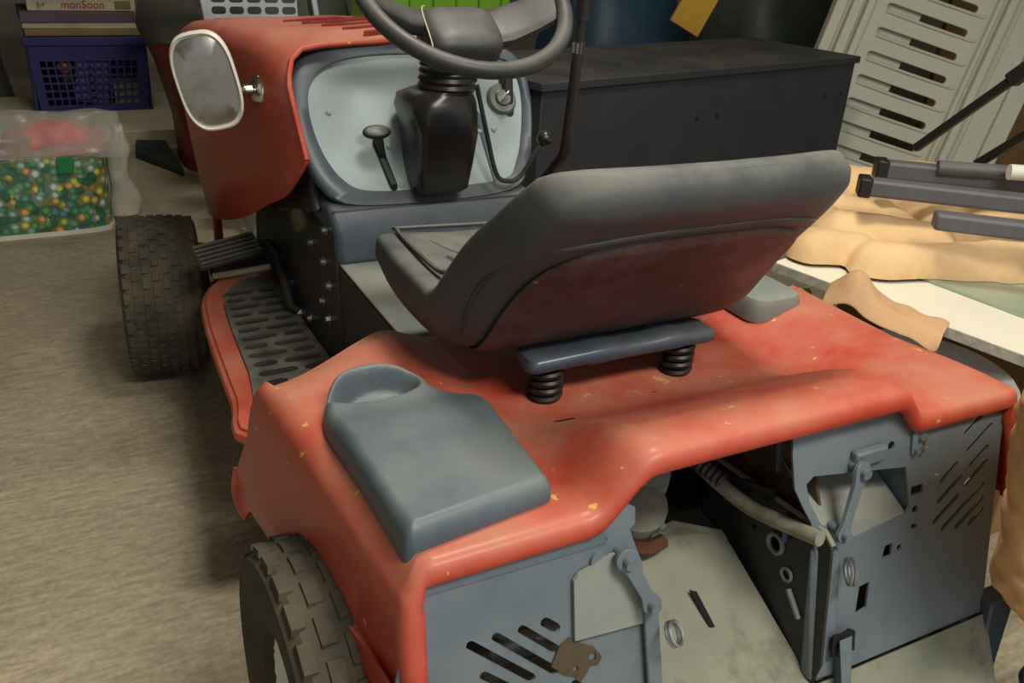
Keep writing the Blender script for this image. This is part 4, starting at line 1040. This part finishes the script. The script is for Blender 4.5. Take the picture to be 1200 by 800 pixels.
# printed carrier bag
bg = empty('printed_shopping_bag', (-.72, 2.56, 0), 'green pebble-print plastic shopping bag standing on the floor', 'bag')
def bag():
    rings = []
    for i in range(17):
        f = i/16; z = .012+.245*f; ring = []
        for j in range(48):
            a = 2*pi*j/48
            x = .335*math.copysign(abs(cos(a))**.3, cos(a)); y = .135*math.copysign(abs(sin(a))**.35, sin(a))*(1-.12*f)
            k = noise.noise(Vector((x*7, z*7, y*3)))
            ring.append((-.765+x*(1+.02*k), 2.59+y+.012*k*(1 if f > .05 else 0), z))
        rings.append(ring)
    return loft(rings)
mk('printed_body', bag(), m_pebble, bg, angle=60)
mk('white_base', loft([rr3(-.765, .338, 2.59, .137, 0.0, .3, 48), rr3(-.765, .340, 2.59, .139, .016, .3, 48)]), m_white, bg)
for x in (-.79, -.555):
    mk('handle_patch', obox((x, 2.452, .238), (.048, .006, .056)), m_gband, bg, bev=.002)
def film():
    V = []; Fc = []; n = 40; m_ = 8
    for i in range(m_+1):
        f = i/m_
        for j in range(n+1):
            a = -.65+(.70)*j/n
            zz = .25+.14*f*(1+.25*noise.noise(Vector((a*5, f*2, 4))))
            V.append((a-.42, 2.47+.10*f+.03*noise.noise(Vector((a*9, f*3, 1))), zz))
    for i in range(m_):
        for j in range(n):
            k = i*(n+1)+j; Fc.append((k, k+1, k+n+2, k+n+1))
    return V, Fc
mk('clear_top', film(), m_film, bg, solid=.001)
def flap():
    rings = []
    for i in range(15):
        f = i/14; z = .03+.31*f
        hw = (.040+.006*sin(f*11)+.022*noise.noise(Vector((f*5, 2, 1))))*(1.25-.65*f)
        cx = -.385+.008*sin(f*9); rings.append([(cx+hw*cos(2*pi*j/14), 2.55+.035*sin(2*pi*j/14)+.012*noise.noise(Vector((f*8, j, 0))), z) for j in range(14)])
    return loft(rings)
mk('side_gusset', flap(), mat('pale_plastic_wrap', (196, 192, 176), .4, 0, .1, 12), bg, angle=80)
tag(mk('pink_clothes', sack((-.57, 2.58, .259), .15, .10, 5., 1.15, .6), m_pink), 'pink folded clothes sticking out of the printed shopping bag', 'clothes')
tag(mk('grey_clothes', sack((-.93, 2.58, .259), .15, .13, 8., 1., .6), mat('grey_cloth', (120, 118, 116), .85, bump=.4, bscale=30)), 'grey wrapped bundle in the left of the printed shopping bag', 'clothes')

# ------------------------------------------------------------------ behind the hood
rm_ = empty('metal_cabinet', (.25, 3.28, 0), 'dark red metal cabinet with grey-green cover behind the hood', 'cabinet')
def redbody():
    rings = []
    for z, g in ((0, .0), (.2, -.01), (.42, -.06), (.50, -.09), (.53, -.10)):
        rings.append(rr3(.23, .31-g, 3.28, .19-g*.6, z, .45, 40))
    return loft(rings)
mk('cabinet_body', redbody(), m_dkred, rm_, angle=40)
mk('grey_cover', loft([rr3(.23, .415, 3.28, .255, .525, .45, 40), rr3(.23, .425, 3.28, .265, .56, .45, 40), rr3(.23, .40, 3.28, .25, .70, .5, 40), rr3(.23, .24, 3.28, .12, .76, .6, 40)]), m_olive, rm_, angle=60)
# aluminium stepladder
ld = empty('stepladder', (.0, 2.35, 0), 'aluminium stepladder with ribbed treads standing behind the hood', 'ladder')
for x in (-.135, .215):
    mk('rail', sqtube((x+.12, 2.25, 0), (x-.03, 2.36, 1.25), .055, .022, (1, 0, 0)), m_alu, ld, bev=.004)
for k in range(5):
    z = .18+.23*k; yy = 2.25+.11*z/1.25
    tr = mk('tread', box(-.115, .195, yy-.05, yy+.06, z, z+.03), m_alu, ld, bev=.003)
    for i in range(4):
        mk('tread_rib', box(-.10, .18, yy-.042+.026*i, yy-.028+.026*i, z+.030, z+.036), m_rubgrey, tr, bev=.002)
mk('front_plate', plate(rrect(-.105, .185, .60, .92, .01, 2), [rrect(-.085+.055*i, -.04+.055*i, .625+.034*j, .648+.034*j, .010, 3) for i in range(5) for j in range(8)], .004, lambda u, v, w: (u, 2.275+w+.09*(v-.6), v)), m_alu, ld, smooth=False)
# green crate, tarp, sack and card behind the chest
gc = empty('lime_green_crate', (1.05, 2.75, 0), 'lime green plastic crate behind the steering wheel', 'crate')
mk('crate_wall', box(.60, 1.20, 2.75, 3.0, 0, .88), m_lime, gc, bev=.01)
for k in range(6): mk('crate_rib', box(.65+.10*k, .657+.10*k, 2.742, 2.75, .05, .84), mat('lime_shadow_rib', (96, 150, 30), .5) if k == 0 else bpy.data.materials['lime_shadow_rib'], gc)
tag(mk('blue_tarp', sack((1.90, 3.0, 0), .42, .95, 14., 1., .8), m_teal), 'crumpled blue tarp heaped behind the dark chest', 'tarp')
tag(mk('yellow_card', obox((1.97, 2.50, .76), (.15, .02, .24), (.0, .45, -.2)), m_yellow, bev=.003), 'yellow card leaning on the blue tarp', 'card')
tag(mk('dark_green_sack', sack((2.85, 3.05, 0), .50, 1.15, 21., 1.1, .8), m_dkgreen), 'dark green sack behind the chest and beside the lounger', 'sack')
tag(mk('dark_drum', lathe([(0, 0), (.3, 0), (.31, .02), (.31, .62), (.29, .66), (0, .66)], Matrix.Translation((1.4, 4.0, 0)), 32, False), m_black), 'dark round drum on the floor far behind the chest', 'drum')
# ceiling lamps that light the room; the one over the crate is added fill
for nm, x, y, lb in (('ceiling_lamp', .22, .45, 'square ceiling lamp above the mower'), ('ceiling_lamp', .10, -1.35, 'square ceiling lamp over the open end of the room'), ('ceiling_lamp', -.2, 3.4, 'unseen square lamp added above the blue crate as fill')):
    cl = empty(nm, (x, y, 2.5), lb, 'lamp', 'ceiling lamps')
    mk('housing', box(x-.5, x+.5, y-.25, y+.25, 2.42, 2.499), m_white, cl, bev=.01)
